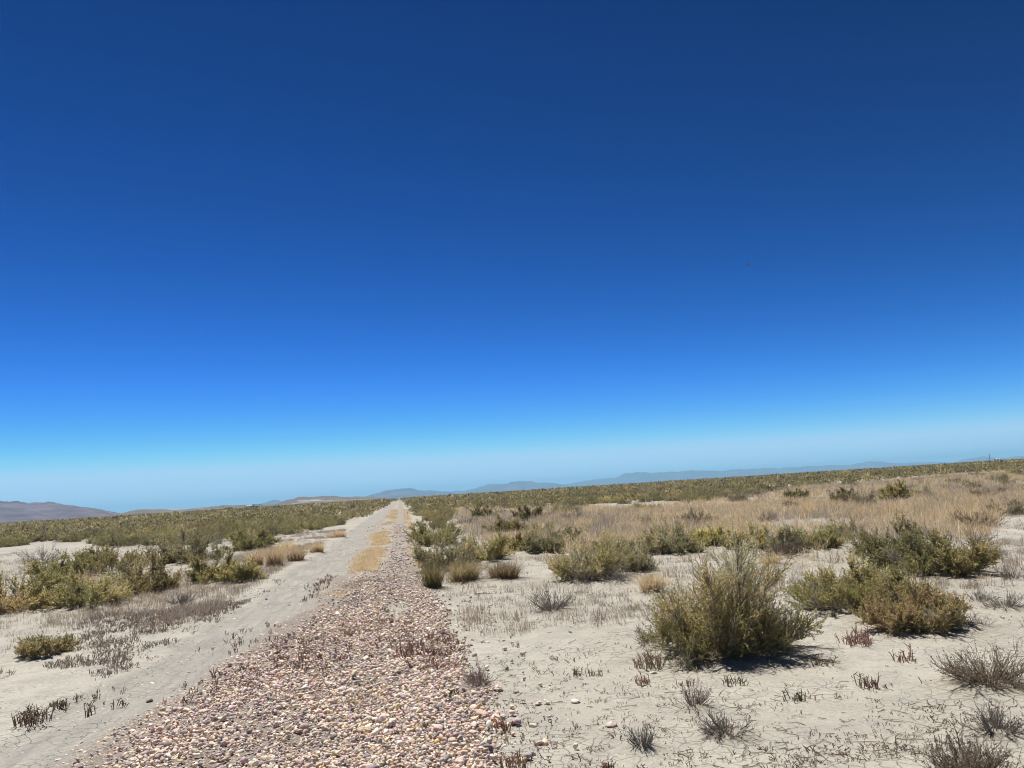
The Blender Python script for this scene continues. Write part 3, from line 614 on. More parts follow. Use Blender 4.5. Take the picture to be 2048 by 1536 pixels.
# ------------------------------------------------------------------ tan grass field and the straw on the track
def grassfield():
    r = np.random.default_rng(70); mb = MB(); lo, hi = GP.min(0), GP.max(0)
    for y0, y1, st, nb, wd in ((lo[1], 26, .20, 12, .010), (26, 40, .25, 11, .014), (40, hi[1], .37, 9, .024)):
        X, Y = np.meshgrid(np.arange(lo[0], hi[0], st), np.arange(y0, y1, st)); X = (X + r.uniform(-.5, .5, X.shape) * st).ravel(); Y = (Y + r.uniform(-.5, .5, Y.shape) * st).ravel()
        e = (fbm(X * .5, Y * .5, 3, 71) - .5) * 2.2
        k = inpoly(X + e, Y + e * .7, GP) & (fbm(X * .22, Y * .22, 3, 72) + r.uniform(-.1, .1, len(X)) < .6) & (fbm(X * 1.3, Y * 1.3, 2, 79) + r.uniform(-.15, .15, len(X)) > .38); X, Y = X[k], Y[k]
        for ox, oy, orr in OCC:
            k = np.hypot(X - ox, Y - oy) > orr * .6; X, Y = X[k], Y[k]
        n = len(X); i = np.repeat(np.arange(n), nb); hz = (.14 + .46 * fbm(X * .45, Y * .45, 3, 73)) * r.uniform(.6, 1.3, n)
        tone = fbm(X * .35, Y * .35, 3, 74); G = np.array([(.50, .44, .37), (.45, .38, .29)])
        sel = np.where((tone < .49) & (r.uniform(0, 1, n) < .7), 5 + r.integers(0, 2, n), r.integers(0, 5, n)); c = np.concatenate([STRAW, G])[sel][i]
        p = np.stack([X[i] + r.normal(0, st * .3, n * nb), Y[i] + r.normal(0, st * .3, n * nb), np.repeat(gz(X, Y), nb) - .01], -1)
        blades(mb, p, hz[i] * r.uniform(.5, 1.15, n * nb), np.abs(r.normal(.5, .5, n * nb)), r, jit(c, r, .75, 1.2), wd)
    tag(link('dry_grass', mb.mesh('dry_grass', M_GRASS)), 'tan dry grass field right of the track', 'grass', None, 'stuff')
grassfield()
def trackgrass():
    r = np.random.default_rng(75); mb = MB(); n = 9000
    Y = 13.5 + 95 * r.uniform(0, 1, n) ** 1.6; X = -.78 + (vnoise(Y * .25, Y * 0, 31) - .5) * .5 + r.normal(0, .15, n)
    e = r.uniform(0, 1, n) < .16; X = np.where(e, np.interp(Y, GRy, GRx) + r.normal(.12, .12, n), X)
    k = (fbm(X * 1.3, Y * .3, 3, 76) + r.uniform(-.07, .07, n) > np.where(Y < 16, .54, np.where(Y < 30, .46, .43))); X, Y = X[k], Y[k]; n = len(X); nb = 13; i = np.repeat(np.arange(n), nb)
    p = np.stack([X[i] + r.normal(0, .05, n * nb), Y[i] + r.normal(0, .08, n * nb), np.repeat(gz(X, Y), nb) - .005], -1)
    blades(mb, p, r.uniform(.03, .10, n * nb), np.abs(r.normal(1.2, .7, n * nb)), r, jit(np.array([(.80, .65, .40), (.74, .59, .35), (.84, .71, .49)])[r.integers(0, 3, n * nb)], r), .005 + .0002 * Y[i])
    # thin weeds rooted in the stones nearer by
    n = 130; Y = r.uniform(6, 16, n); X = r.uniform(-1.5, .2, n); k = fbm(X * 1.3, Y * .9, 2, 78) > .56; X, Y = X[k], Y[k]; n = len(X); nb = 34; i = np.repeat(np.arange(n), nb)
    p = np.stack([X[i] + r.normal(0, .06, n * nb), Y[i] + r.normal(0, .07, n * nb), np.repeat(gz(X, Y), nb)], -1)
    blades(mb, p, r.uniform(.03, .10, n * nb), np.abs(r.normal(.8, .5, n * nb)), r, jit(np.array(BST)[r.integers(0, 4, n * nb)], r), .0035)
    tag(link('straw_grass', mb.mesh('straw_grass', M_GRASS)), 'flattened yellow straw along the middle of the gravel track', 'grass', None, 'stuff')
trackgrass()

# ------------------------------------------------------------------ gravel
def ico(sub):
    import bmesh
    bm = bmesh.new(); bmesh.ops.create_icosphere(bm, subdivisions=sub, radius=1); v = np.array([q.co[:] for q in bm.verts]); f = np.array([[q.index for q in p.verts] for p in bm.faces]); bm.free(); return v, f
STONE = np.array([(.62, .53, .42), (.54, .42, .36), (.50, .37, .33), (.36, .27, .27), (.27, .21, .22), (.36, .335, .32), (.24, .235, .235), (.50, .35, .18), (.58, .42, .24), (.14, .12, .125), (.70, .645, .56), (.44, .37, .30), (.56, .46, .40)])
SP = np.array([.15, .14, .13, .09, .06, .09, .06, .035, .05, .04, .08, .05, .07]); SP = SP / SP.sum(); STONE = (STONE * .75 + np.array([.47, .41, .365]) * .25) * np.array([1.40, 1.36, 1.32])
def stone_shapes(sub, n, seed):
    v, f = ico(sub); r = np.random.default_rng(seed); out = []
    for _ in range(n):
        q = v.copy()
        for _ in range(9):
            d = norm(r.normal(size=3)); h = r.uniform(.38, .74); s = q @ d; q = q - np.maximum(s - h, 0)[:, None] * d
        q = q * np.array([1, r.uniform(.62, .9), r.uniform(.42, .72)]) * (1 + r.normal(0, .03, (len(q), 1)))
        out.append(q / np.abs(q[:, 0]).max())
    return np.array(out), f
def stones(mb, x, y, z, size, r, sub, tilt=.4, seed=1):
    sh, f = stone_shapes(sub, 24, seed); n = len(x); V = sh[r.integers(0, 24, n)]
    a = r.uniform(0, TAU, n); ca, sa = np.cos(a)[:, None], np.sin(a)[:, None]; b = r.normal(0, tilt, n); cb, sb = np.cos(b)[:, None], np.sin(b)[:, None]
    X_, Y_, Z_ = V[:, :, 0], V[:, :, 1], V[:, :, 2]; X2, Z2 = X_ * cb - Z_ * sb, X_ * sb + Z_ * cb; b = r.normal(0, tilt, n); cb, sb = np.cos(b)[:, None], np.sin(b)[:, None]; Y2, Z2 = Y_ * cb - Z2 * sb, Y_ * sb + Z2 * cb
    Q = np.stack([X2 * ca - Y2 * sa, X2 * sa + Y2 * ca, Z2], -1) * size[:, None, None] + np.stack([x, y, z], -1)[:, None]
    c = STONE[r.choice(len(STONE), n, p=SP)] * r.uniform(.8, 1.15, (n, 1)) * (1 + r.normal(0, .035, (n, 3)))
    nv = V.shape[1]; F_ = (f[None] + (np.arange(n) * nv)[:, None, None]).reshape(-1, 3)
    mb.add(Q.reshape(-1, 3), F_, np.repeat(np.clip(c, .03, .9), nv, 0))
def gravel():
    mb = MB(); r = np.random.default_rng(80)
    for y0, y1, st, sub, szm in ((4.0, 7.0, .021, 2, .0124), (7.0, 11, .0228, 2, .0130), (11, 20, .029, 1, .0155), (20, 48, .06, 1, .029)):
        X, Y = np.meshgrid(np.arange(-3.2, 1.3, st), np.arange(y0, y1, st)); X = (X + r.uniform(-.5, .5, X.shape) * st).ravel(); Y = (Y + r.uniform(-.5, .5, Y.shape) * st).ravel()
        z, g, tr, strip, bare = fields(X, Y); u = r.uniform(0, 1, len(X))
        gl = np.interp(Y, GLy, GLx); side = sstep(gl + .2, gl + 1.0, X)
        thin = fbm(X * 1.1, Y * .8, 3, 81)
        dens = g * (.42 + .58 * side) * np.where(thin < .46, .42, 1) * (1 - .5 * sstep(8, 15, Y)) * (1 - .5 * sstep(13, 22, Y)) * (1 - .75 * strip) + (.012 + .05 * (X < -.8) * (fbm(X * 1.6, Y * 1.1, 3, 83) > .52)) * (X > gl - 1.1) * (1 - g) * (X < 1.2)
        grx = np.interp(Y, GRy, GRx); dens = dens + .10 * (X > grx - .05) * np.exp(-np.maximum(X - grx, 0) / .13)
        if y0 > 15: dens = dens * np.where(X < -.35, .4, 1)
        k = u < dens; X, Y, z, side = X[k], Y[k], z[k], side[k]
        size = szm * np.exp(r.normal(0, .42, len(X))); size = np.clip(size, .006, .045) * (.85 + .15 * side)
        stones(mb, X, Y, z + size * (.02 + .30 * side) - .006, size, r, sub, .16 + .25 * .8, 5 + sub)
        if y0 < 15:      # stones lying on top of the bed
            k = (r.uniform(0, 1, len(X)) < .42 * side); s2 = szm * np.exp(r.normal(.12, .3, k.sum())); s2 = np.clip(s2, .010, .038)
            stones(mb, X[k] + r.normal(0, .009, k.sum()), Y[k] + r.normal(0, .009, k.sum()), z[k] + .012 + s2 * .45, s2, r, sub, .45, 15 + sub)
    tag(link('gravel', mb.mesh('gravel', M_STONE)), 'pink, cream and grey gravel stones on the track bed', 'gravel', None, 'stuff')
gravel()
ONE = [(1152, 1405, 22, (.62, .58, .52), 'flat pale stone with a black shadow line, alone on open sand'), (1001, 1389, 24, (.50, .30, .15), 'orange stone split by a white vein beside the wiry grey shrub'),
 (968, 1444, 34, (.58, .40, .29), 'salmon stone at the gravel edge, left of the red stalky saltwort'), (975, 1512, 28, (.20, .20, .215), 'dark grey stone with a pale band at the gravel edge near the bottom'),
 (1047, 1522, 22, (.68, .56, .36), 'cream pointed stone on sand near the bottom edge'), (1060, 1510, 26, (.34, .32, .33), 'flat grey stone touching the cream pointed one'),
 (1014, 1434, 20, (.42, .34, .35), 'mauve stone behind the red stalky saltwort'), (1028, 1450, 28, (.52, .33, .29), 'pink-red stone at the right of the red stalky saltwort'),
 (1610, 1322, 20, (.62, .44, .33), 'tan stone at the right foot of the largest shrub'), (1307, 1346, 18, (.64, .56, .45), 'cream stone under the brown saltwort left of the largest shrub'),
 (1222, 1450, 26, (.60, .50, .44), 'rough pinkish stone alone on cracked sand'), (1140, 1262, 14, (.5, .44, .38), 'small tan stone on sand behind the saltwort sprigs'),
 (300, 1392, 16, (.22, .17, .15), 'dark flat stone lying in the near wheel track')]
shp, ff = stone_shapes(3, len(ONE), 91)
for k, (px_, py_, wp, colr, lab) in enumerate(ONE):
    x, y = at(px_, py_); c = np.array([x, y, -CZ]) @ CF; s = c / F * wp / 2; mb = MB(); mb.add(shp[k] * s, ff, colr)
    tag(link('stone', mb.mesh('stone', M_STONE), None, (x, y, gz(x, y)[0] + s * .3), 1.3 * k), lab, 'stone')

# ------------------------------------------------------------------ small ground cover
def cover():
    r = np.random.default_rng(90)
    # seedlings strewn on the sand
    mb = MB(); n = 9000; Y = 4.2 + 20 * r.uniform(0, 1, n) ** 1.5; X = r.uniform(-.4, 1, n) * Y * .95 + .4
    z, g, tr, st, ba = fields(X, Y); k = (g < .15) & (tr < .3) & (fbm(X * .7, Y * .7, 3, 92) + r.uniform(-.12, .12, n) > .50); X, Y, z = X[k], Y[k], z[k]; n = len(X)
    saltworts(mb, np.stack([X, Y, z], -1), r.uniform(.014, .042, n) * np.where(r.uniform(0, 1, n) < .1, 1.7, 1), r, 4, SALT, 1.3)
    tag(link('saltwort_seedlings', mb.mesh('saltwort_seedlings', M_SUCC)), 'tiny brown saltwort seedlings strewn over the sand', 'seedlings', None, 'stuff')
    # the brown patch along the left edge of the track
    mb = MB(); PG = ats([(-60, 1350), (60, 1318), (130, 1272), (180, 1232), (330, 1220), (430, 1196), (500, 1190), (560, 1150), (590, 1150), (540, 1180), (468, 1218), (385, 1268), (262, 1338), (120, 1392), (0, 1420)])
    lo, hi = PG.min(0), PG.max(0); n = 8000; X = r.uniform(lo[0], hi[0], n); Y = r.uniform(lo[1], hi[1], n)
    k = inpoly(X, Y, PG) & (fbm(X * 1.1, Y * .8, 3, 93) + r.uniform(-.08, .08, n) > .47); X, Y = X[k], Y[k]; n = len(X)
    pc = np.array([(.46, .40, .35), (.42, .35, .30), (.36, .28, .23), (.40, .26, .20), (.52, .46, .40), (.33, .29, .21)])
    saltworts(mb, np.stack([X, Y, gz(X, Y)], -1), r.uniform(.03, .085, n), r, 4, pc, .7)
    # reddish weeds rooted in the gravel
    for (bx, by, rx, ry, m) in ((420, 1400, .3, .4, 10), (200, 1400, .25, .35, 14), (470, 1270, .25, .7, 14), (690, 1300, .3, .5, 20), (900, 1290, .1, .6, 30), (600, 1330, .25, .5, 36), (530, 1350, .3, .35, 26), (640, 1168, .12, .9, 70), (820, 1300, .14, .5, 40), (875, 1330, .12, .5, 40), (560, 1290, .3, .5, 30), (730, 1250, .3, .7, 50)):
        x, y = at(bx, by); X = x + r.normal(0, rx, m); Y = y + r.normal(0, ry, m)
        saltworts(mb, np.stack([X, Y, gz(X, Y) + .01], -1), r.uniform(.03, .085, m), r, 5, np.concatenate([RED, SALT[:3]]), .6)
    tag(link('saltwort_patch', mb.mesh('saltwort_patch', M_SUCC)), 'brown and reddish saltwort thicket along the track edge', 'saltwort', None, 'stuff')
    # dead twigs and root ends lying about
    mb = MB(); n = 6000; Y = 4.2 + 16 * r.uniform(0, 1, n) ** 1.4; X = r.uniform(-.45, 1, n) * Y * .95 + .3; near = np.zeros(n)
    for ox, oy, orr in OCC: near = np.maximum(near, np.exp(-(np.maximum(np.hypot(X - ox, Y - oy) - orr, 0) / .55) ** 2))
    z, g, tr, st, ba = fields(X, Y); k = (g < .2) & (tr < .4) & (r.uniform(0, 1, n) < .22 + .9 * near); X, Y = X[k], Y[k]; n = len(X)
    S = 6; a = r.uniform(0, TAU, n)[:, None] + np.cumsum(r.normal(0, .35, (n, S)), 1); L = np.exp(r.normal(-2.35, .6, n)); st = np.stack([np.cos(a), np.sin(a)], -1) * (L / S)[:, None, None]
    q = np.cumsum(st, 1) + np.stack([X, Y], -1)[:, None]; P = np.concatenate([q, gz(q[..., 0].ravel(), q[..., 1].ravel()).reshape(n, S, 1) + .003 + r.uniform(0, .006, (n, S, 1))], -1)
    tubes(mb, P, (r.uniform(.0012, .0032, n)[:, None] * np.linspace(1, .5, S)), jit(np.array([(.17, .14, .115), (.12, .10, .085), (.26, .22, .18), (.33, .29, .245)])[r.choice(4, n, p=[.4, .3, .2, .1])], r), 3)
    tag(link('twig_litter', mb.mesh('twig_litter', M_WOOD)), 'thin dead twigs littering the sand around the shrubs', 'litter', None, 'stuff')
    # sparse ankle-high forbs and grass on the sandy ground between shrubs
    mb = MB(); n = 19000; Y = 9 + 36 * r.uniform(0, 1, n); X = np.where(np.arange(n) < 15000, r.uniform(-.75, 1.05, n) * Y * .9, r.uniform(-5.5, -2.9, n))
    z, g, tr, st, ba = fields(X, Y); px, py, c = projv(X, Y, 0.)
    k = (g < .1) & (tr < .2) & (fbm(X * .4, Y * .4, 3, 95) + r.uniform(-.1, .1, n) > np.where(X < -5.5, .40, np.where(X < 0, .40, .445))) & ~((X > -3) & (X < .7)); X, Y = X[k], Y[k]; n = len(X); nb = 16; i = np.repeat(np.arange(n), nb)
    p = np.stack([X[i] + r.normal(0, .06, n * nb), Y[i] + r.normal(0, .06, n * nb), np.repeat(gz(X, Y), nb) - .005], -1)
    G = np.array([(.50, .45, .38), (.42, .37, .31), (.58, .48, .34), (.47, .38, .29)])
    blades(mb, p, (r.uniform(.05, .17, n)[i]) * r.uniform(.5, 1.1, n * nb), np.abs(r.normal(.4, .4, n * nb)), r, jit(G[r.integers(0, 4, n)][i], r), .0055)
    tag(link('dry_undergrowth', mb.mesh('dry_undergrowth', M_GRASS)), 'sparse grey and tan dry herbs on the sand between shrubs', 'undergrowth', None, 'stuff')
cover()
def stick(px_, py_, pts, rad0, colr, lab):
    x, y = at(px_, py_); mb = MB()
    for line, r0 in pts:
        P = np.array(line, float)[None]; tubes(mb, P, r0 * np.linspace(1, .4, P.shape[1])[None], np.array([colr]), 6)
    tag(link('dead_branch', mb.mesh('dead_branch', M_WOOD), None, (x, y, gz(x, y)[0])), lab, 'branch')
stick(1640, 1226, [([(-.35, .05, .05), (-.1, .02, .10), (.15, .03, .09), (.36, .06, .12), (.55, .1, .13)], .010), ([(-.1, .02, .10), (.05, -.08, .05), (.22, -.1, .03)], .007), ([(.1, .03, .09), (.2, .12, .2), (.26, .16, .3)], .006)], 0, (.52, .49, .44), 'pale forked dead branch on the ground at the foot of the grey-green shrub')
stick(966, 1188, [([(-.12, .06, .012), (-.03, .03, .02), (.05, 0, .016), (.16, -.03, .012)], .008), ([(-.03, .03, .02), (.03, .09, .02), (.08, .12, .012)], .005)], 0, (.2, .17, .14), 'dark forked stick on pale sand in front of the low brown grass tufts')
stick(1958, 972, [([(.25, 0, -.02), (.12, .1, .5), (-.1, .1, 1.0), (-.32, .1, 1.5)], .022), ([(-.1, .1, 1.0), (.0, .1, 1.2)], .01)], 0, (.45, .40, .34), 'tall thin pale stalk leaning out of the tan grass')
stick(1730, 1022, [([(-.3, 0, -.02), (0, .05, .3), (.3, .05, .52), (.62, .0, .62)], .02), ([(0, .05, .3), (.05, .1, .55), (.2, .1, .85)], .014), ([(.3, .05, .52), (.42, .0, .75)], .01)], 0, (.22, .19, .165), 'bare dark branch sticking up from the tan grass below the row of three shrubs')
def mound():
    x, y = at(1112, 1210); n = 24; a = np.linspace(0, TAU, n, endpoint=False); mb = MB(); V = []; rr = [1, .8, .55, .28, .05]; hh = [-.02, .045, .085, .11, .118]
    for q, h in zip(rr, hh):
        w_ = q * (1 + .15 * np.sin(a * 3 + 1) + .1 * np.sin(a * 5)); V.append(np.stack([w_ * np.cos(a) * .28, w_ * np.sin(a) * .2, h + .012 * np.sin(a * 4 + q * 9) * q], -1))
    idx = np.arange(5 * n).reshape(5, n); f = np.stack([idx[:-1], np.roll(idx, -1, 1)[:-1], np.roll(idx, -1, 1)[1:], idx[1:]], -1).reshape(-1, 4)
    mb.add(np.concatenate(V), f, (0, 0, 0)); me = mb.mesh('soil_mound', flat_mat('soil', (.45, .42, .355), .95, 0, 14, .16), True)
    tag(link('soil_mound', me, None, (x, y, gz(x, y)[0])), 'small white soil mound beside the grey leafless shrub', 'mound')
mound()

# ------------------------------------------------------------------ ground sheet, the track cut out of the same grid as its own sheet
def axis(a, b, st, gpos, gneg, end_p, end_n):
    mid = list(np.arange(a, b, st)); p, s = mid[-1], st; up = []
    while p < end_p: s *= gpos; p += s; up.append(p)
    p, s = a, st; dn = []
    while p > end_n: s *= gneg; p -= s; dn.append(p)
    return np.array(dn[::-1] + mid + up)
def ground():
    gx = axis(-3.4, 4.6, .05, 1.055, 1.055, 26000, -26000); gy = axis(4.0, 14, .05, 1.045, 1.3, 27000, -26000)
    X, Y = np.meshgrid(gx, gy); Xr, Yr = X.ravel(), Y.ravel(); d = np.hypot(Xr, Yr); near = d < 900
    z, g, tr, strip, bare = (np.zeros_like(Xr) for _ in range(5))
    z[near], g[near], tr[near], strip[near], bare[near] = fields(Xr[near], Yr[near]); z *= 1 - sstep(300, 800, d)
    lit = np.zeros_like(Xr); kk = d < 120
    for ox, oy, orr in OCC:
        q = np.hypot(Xr[kk] - ox, Yr[kk] - oy) / (orr * 1.25); lit[kk] = np.maximum(lit[kk], np.exp(-q ** 4) * .75); z[kk] += .05 * np.exp(-q ** 2)
    sk = np.zeros_like(kk); sk[kk] = scrub_ok(Xr[kk], Yr[kk]) & (Yr[kk] > 12); lit[sk] = np.maximum(lit[sk], .5)
    inG = np.zeros_like(kk); inG[kk] = inpoly(Xr[kk], Yr[kk], GP); lit[inG] = np.maximum(lit[inG], .6)
    lit = np.maximum(lit, strip * .5 * (d < 120)) * (1 - .8 * g)
    g = g * (1 - .55 * strip) * (1 - .4 * sstep(12, 24, Yr))
    far = sstep(250, 900, d); ny, nx = X.shape
    idx = np.arange(nx * ny).reshape(ny, nx); f = np.stack([idx[:-1, :-1], idx[:-1, 1:], idx[1:, 1:], idx[1:, :-1]], -1).reshape(-1, 4)
    cx = Xr[f].mean(1); cy = Yr[f].mean(1)
    road = (cx > np.interp(cy, TLy, TLx)) & (cx < np.interp(cy, GRy, GRx)) & (cy > -8) & (cy < 400)
    V = np.stack([Xr, Yr, z], -1); C = np.stack([g, tr, lit, 1 - far], -1)
    for name, sel, lab in (('ground', ~road, 'pale sandy desert ground reaching the horizon'), ('gravel_road', road, 'straight gravel track with a wheel rut on its left side')):
        u, inv = np.unique(f[sel], return_inverse=True); mb = MB(); mb.add(V[u], inv.reshape(-1, 4)); me = mb.mesh(name, M_GROUND, True)
        me.attributes['tint'].data.foreach_set('color', C[u].astype(np.float32).ravel())
        tag(link(name, me), lab, None, None, 'structure')
ground()

# ------------------------------------------------------------------ mountains
def mountain(name, prof, D, depth, mat, lab, seed, rough=.3, base=-3):
    """a range with its own distance and depth whose skyline has the given outline (photograph pixels), eroded into spurs"""
    r = np.random.default_rng(seed); az, el = [], []
    for p in prof:
        d = ray(*p); az.append(math.atan2(d[0], d[1])); el.append(math.asin(d[2]))
    n, m = 520, 80; A = np.linspace(az[0], az[-1], n); crest = np.maximum(np.interp(A, az, el), 0.00) * D * (1 + (fbm(A * 130, A * 0 + seed, 4, seed + 20) - .5) * .22) + CZ
    t = np.linspace(-1, 1, m); T, AA = np.meshgrid(t, A); u = AA * D / depth
    warp = (fbm(u * 2.2 + 3, T * 1.5 + seed, 4, seed) - .5)
    Hc = np.interp(AA + warp * depth / D * .35 * np.abs(T), A, crest)
    sp = 1 - np.abs(2 * fbm(u * 3.5 + 5 * seed, T * 1.6, 5, seed + 9) - 1); shape = np.clip(1 - np.abs(T), 0, 1) ** .9
    Z = Hc * shape * (1 - rough * (1 - shape ** 2) * (1 - sp) * 2.2) + (fbm(u * 9, T * 6, 5, seed + 3) - .5) * Hc * .24 * (np.abs(T) < .98)
    edge = np.minimum(1, np.minimum(np.arange(n), np.arange(n)[::-1]) / 12)[:, None]; Z = Z * edge + base * (1 - shape)
    Rr = D + T * depth; V = np.stack([np.sin(AA) * Rr, np.cos(AA) * Rr, Z], -1)
    idx = np.arange(n * m).reshape(n, m); f = np.stack([idx[:-1, :-1], idx[1:, :-1], idx[1:, 1:], idx[:-1, 1:]], -1).reshape(-1, 4)
    mb = MB(); mb.add(V.reshape(-1, 3), f); tag(link(name, mb.mesh(name, mat)), lab, None, None, 'structure')
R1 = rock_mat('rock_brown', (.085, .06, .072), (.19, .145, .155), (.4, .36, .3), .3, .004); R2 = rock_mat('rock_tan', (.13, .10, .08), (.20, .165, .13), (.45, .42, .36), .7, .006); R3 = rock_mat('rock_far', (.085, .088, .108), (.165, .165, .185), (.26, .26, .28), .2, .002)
mountain('mountain', [(-420, 1050), (-300, 1022), (-150, 1012), (-60, 1006), (0, 1004.5), (18, 1007), (36, 1004), (55, 1006.5), (75, 1002.5), (96, 1001), (120, 1004.5), (140, 1007.5), (165, 1013), (182, 1013), (205, 1020), (230, 1024), (262, 1031)], 8200, 2300, R1, 'mauve brown rocky mountain at the far left', 501, .55)
mountain('hills', [(205, 1034), (240, 1027), (275, 1019.5), (300, 1019), (330, 1018), (370, 1018.5), (400, 1015), (450, 1010.5), (480, 1010), (520, 1009.5), (560, 1008), (600, 1008), (640, 1008)], 5200, 900, R2, 'low tan hills with white streaks left of the track', 502, .2)
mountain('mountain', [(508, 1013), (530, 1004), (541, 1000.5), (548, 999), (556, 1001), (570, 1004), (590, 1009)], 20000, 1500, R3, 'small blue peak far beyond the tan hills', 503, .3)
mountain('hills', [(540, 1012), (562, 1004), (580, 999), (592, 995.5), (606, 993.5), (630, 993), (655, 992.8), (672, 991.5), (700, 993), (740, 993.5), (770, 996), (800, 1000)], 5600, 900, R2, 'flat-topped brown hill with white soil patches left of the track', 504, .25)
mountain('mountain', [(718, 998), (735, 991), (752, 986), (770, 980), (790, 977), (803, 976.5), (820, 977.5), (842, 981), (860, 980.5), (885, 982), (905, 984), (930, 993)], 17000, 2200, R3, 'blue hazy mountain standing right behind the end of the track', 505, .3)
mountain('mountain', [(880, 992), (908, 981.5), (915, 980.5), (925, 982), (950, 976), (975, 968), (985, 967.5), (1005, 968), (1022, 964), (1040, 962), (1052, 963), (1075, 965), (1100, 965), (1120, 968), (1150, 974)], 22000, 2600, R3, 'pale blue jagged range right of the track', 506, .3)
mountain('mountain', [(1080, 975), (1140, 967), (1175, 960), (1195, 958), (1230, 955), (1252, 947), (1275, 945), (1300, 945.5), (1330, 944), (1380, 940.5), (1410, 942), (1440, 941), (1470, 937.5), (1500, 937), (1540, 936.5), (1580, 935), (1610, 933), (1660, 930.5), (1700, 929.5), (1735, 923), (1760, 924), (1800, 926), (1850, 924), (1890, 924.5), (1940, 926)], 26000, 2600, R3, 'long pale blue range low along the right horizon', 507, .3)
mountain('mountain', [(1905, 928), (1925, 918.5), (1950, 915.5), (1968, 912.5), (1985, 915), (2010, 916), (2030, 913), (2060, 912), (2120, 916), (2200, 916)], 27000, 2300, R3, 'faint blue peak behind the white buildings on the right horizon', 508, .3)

# ------------------------------------------------------------------ far buildings, mast
M_WHITE = flat_mat('white_paint', (.72, .71, .69), .6, 0, .4, .06); M_DARK = flat_mat('dark_metal', (.045, .045, .05), .6, .2, .5, .2); M_GREY = flat_mat('grey_metal', (.3, .29, .28), .55, .3, .5, .15); M_GLASS = flat_mat('window_glass', (.05, .06, .07), .15, 0, .5, .1)
def boxes(mb, L):
    for (x0, y0, z0, x1, y1, z1) in L:
        V = [(x, y, z) for z in (z0, z1) for y in (y0, y1) for x in (x0, x1)]
        mb.add(V, [(0, 2, 3, 1), (4, 5, 7, 6), (0, 1, 5, 4), (2, 6, 7, 3), (0, 4, 6, 2), (1, 3, 7, 5)])
    return mb
def farspot(px_, D):
    d = ray(px_, 1047 - .0635 * px_); k = D / math.hypot(d[0], d[1]); return d[0] * k, d[1] * k, math.atan2(d[0], d[1])
def building(name, px_, D, w_, dp, h, lab, wall, roof, cat, roofh=.8, gable=True):
    x, y, a = farspot(px_, D); e = tag(link(name, None, None, (x, y, 0), -a), lab, cat)
    link('wall', boxes(MB(), [(-w_ / 2, -dp / 2, -.3, w_ / 2, dp / 2, h)]).mesh('wall', wall), e)
    mb = MB(); o_ = .3
    V = [(-w_ / 2 - o_, -dp / 2 - o_, h + .003), (w_ / 2 + o_, -dp / 2 - o_, h + .003), (w_ / 2 + o_, dp / 2 + o_, h + .003), (-w_ / 2 - o_, dp / 2 + o_, h + .003), (-w_ / 2 - o_, 0, h + roofh), (w_ / 2 + o_, 0, h + roofh)]
    mb.add(V, [(0, 1, 5, 4), (2, 3, 4, 5), (0, 3, 2, 1)]); mb.add(V, [(0, 4, 3), (1, 2, 5)]); link('roof', mb.mesh('roof', roof), e)
    link('door', boxes(MB(), [(w_ * .12, -dp / 2 - .06, 0, w_ * .12 + min(2.4, w_ * .3), -dp / 2 - .003, h * .75)]).mesh('door', M_GREY), e)
    return e
def frame_shelter(px_, D, w_, dp, h, lab):
    x, y, a = farspot(px_, D); e = tag(link('shelter', None, None, (x, y, 0), -a), lab, 'shelter')
    link('roof', boxes(MB(), [(-w_ / 2, -dp / 2, h, w_ / 2, dp / 2, h + .7)]).mesh('roof', M_GREY), e)
    for k in range(5):
        for s in (-1, 1): link('post', boxes(MB(), [(-w_ / 2 + k * (w_ - .5) / 4, s * (dp / 2 - .3) - .2, -.3, -w_ / 2 + k * (w_ - .5) / 4 + .5, s * (dp / 2 - .3) + .2, h - .003)]).mesh('post', M_GREY), e)
building('shed', 456, 1500, 11, 8, 3.6, 'black open-sided shed on the plain before the tan hills', M_DARK, M_DARK, 'shed')
building('warehouse', 500, 1500, 13, 9, 5.2, 'long white building on the plain, left of the open-framed shelter', M_WHITE, M_WHITE, 'building')
frame_shelter(514, 1500, 17, 9, 6.2, 'open-framed grey shelter on posts beside the long white building')
def trailer(px_, D, w_, h, lab, mat):
    x, y, a = farspot(px_, D); e = tag(link('trailer', None, None, (x, y, 0), -a), lab, 'trailer')
    link('body', boxes(MB(), [(-w_ / 2, -1.3, .8, w_ / 2, 1.3, h)]).mesh('body', mat), e)
    for sx in (-.32, .32):
        for sy in (-1.15, 1.15):
            an = np.linspace(0, TAU, 16, endpoint=False); V = [(sx * w_ + .5 * math.cos(q), sy + o_, .48 + .5 * math.sin(q)) for o_ in (-.14, .14) for q in an]; mb = MB()
            mb.add(V, [(i, (i + 1) % 16, 16 + (i + 1) % 16, 16 + i) for i in range(16)]); mb.f.append(np.array([list(range(16))])); mb.f.append(np.array([list(range(31, 15, -1))])); link('wheel', mb.mesh('wheel', M_DARK), e)
trailer(512, 1470, 9, 3.2, 'dark trailer parked under the open-framed shelter', M_DARK)
trailer(421, 1500, 7, 3.0, 'short white trailer on the plain at the left end of the far yard', M_WHITE)
trailer(437, 1500, 12, 2.8, 'long white trailer on the plain between the short one and the black shed', M_WHITE)
def pole(px_, D, h, lab):
    x, y, a = farspot(px_, D); mb = MB(); tubes(mb, np.array([[(0, 0, -.5), (0, 0, h * .5), (0, 0, h)]]), np.array([[.22, .18, .14]]), np.array([(.2, .16, .12)]), 6); boxes(mb, [(-1.1, -.07, h - .9, 1.1, .07, h - .7)])
    tag(link('utility_pole', mb.mesh('utility_pole', M_DARK), None, (x, y, 0), -a), lab, 'pole', )
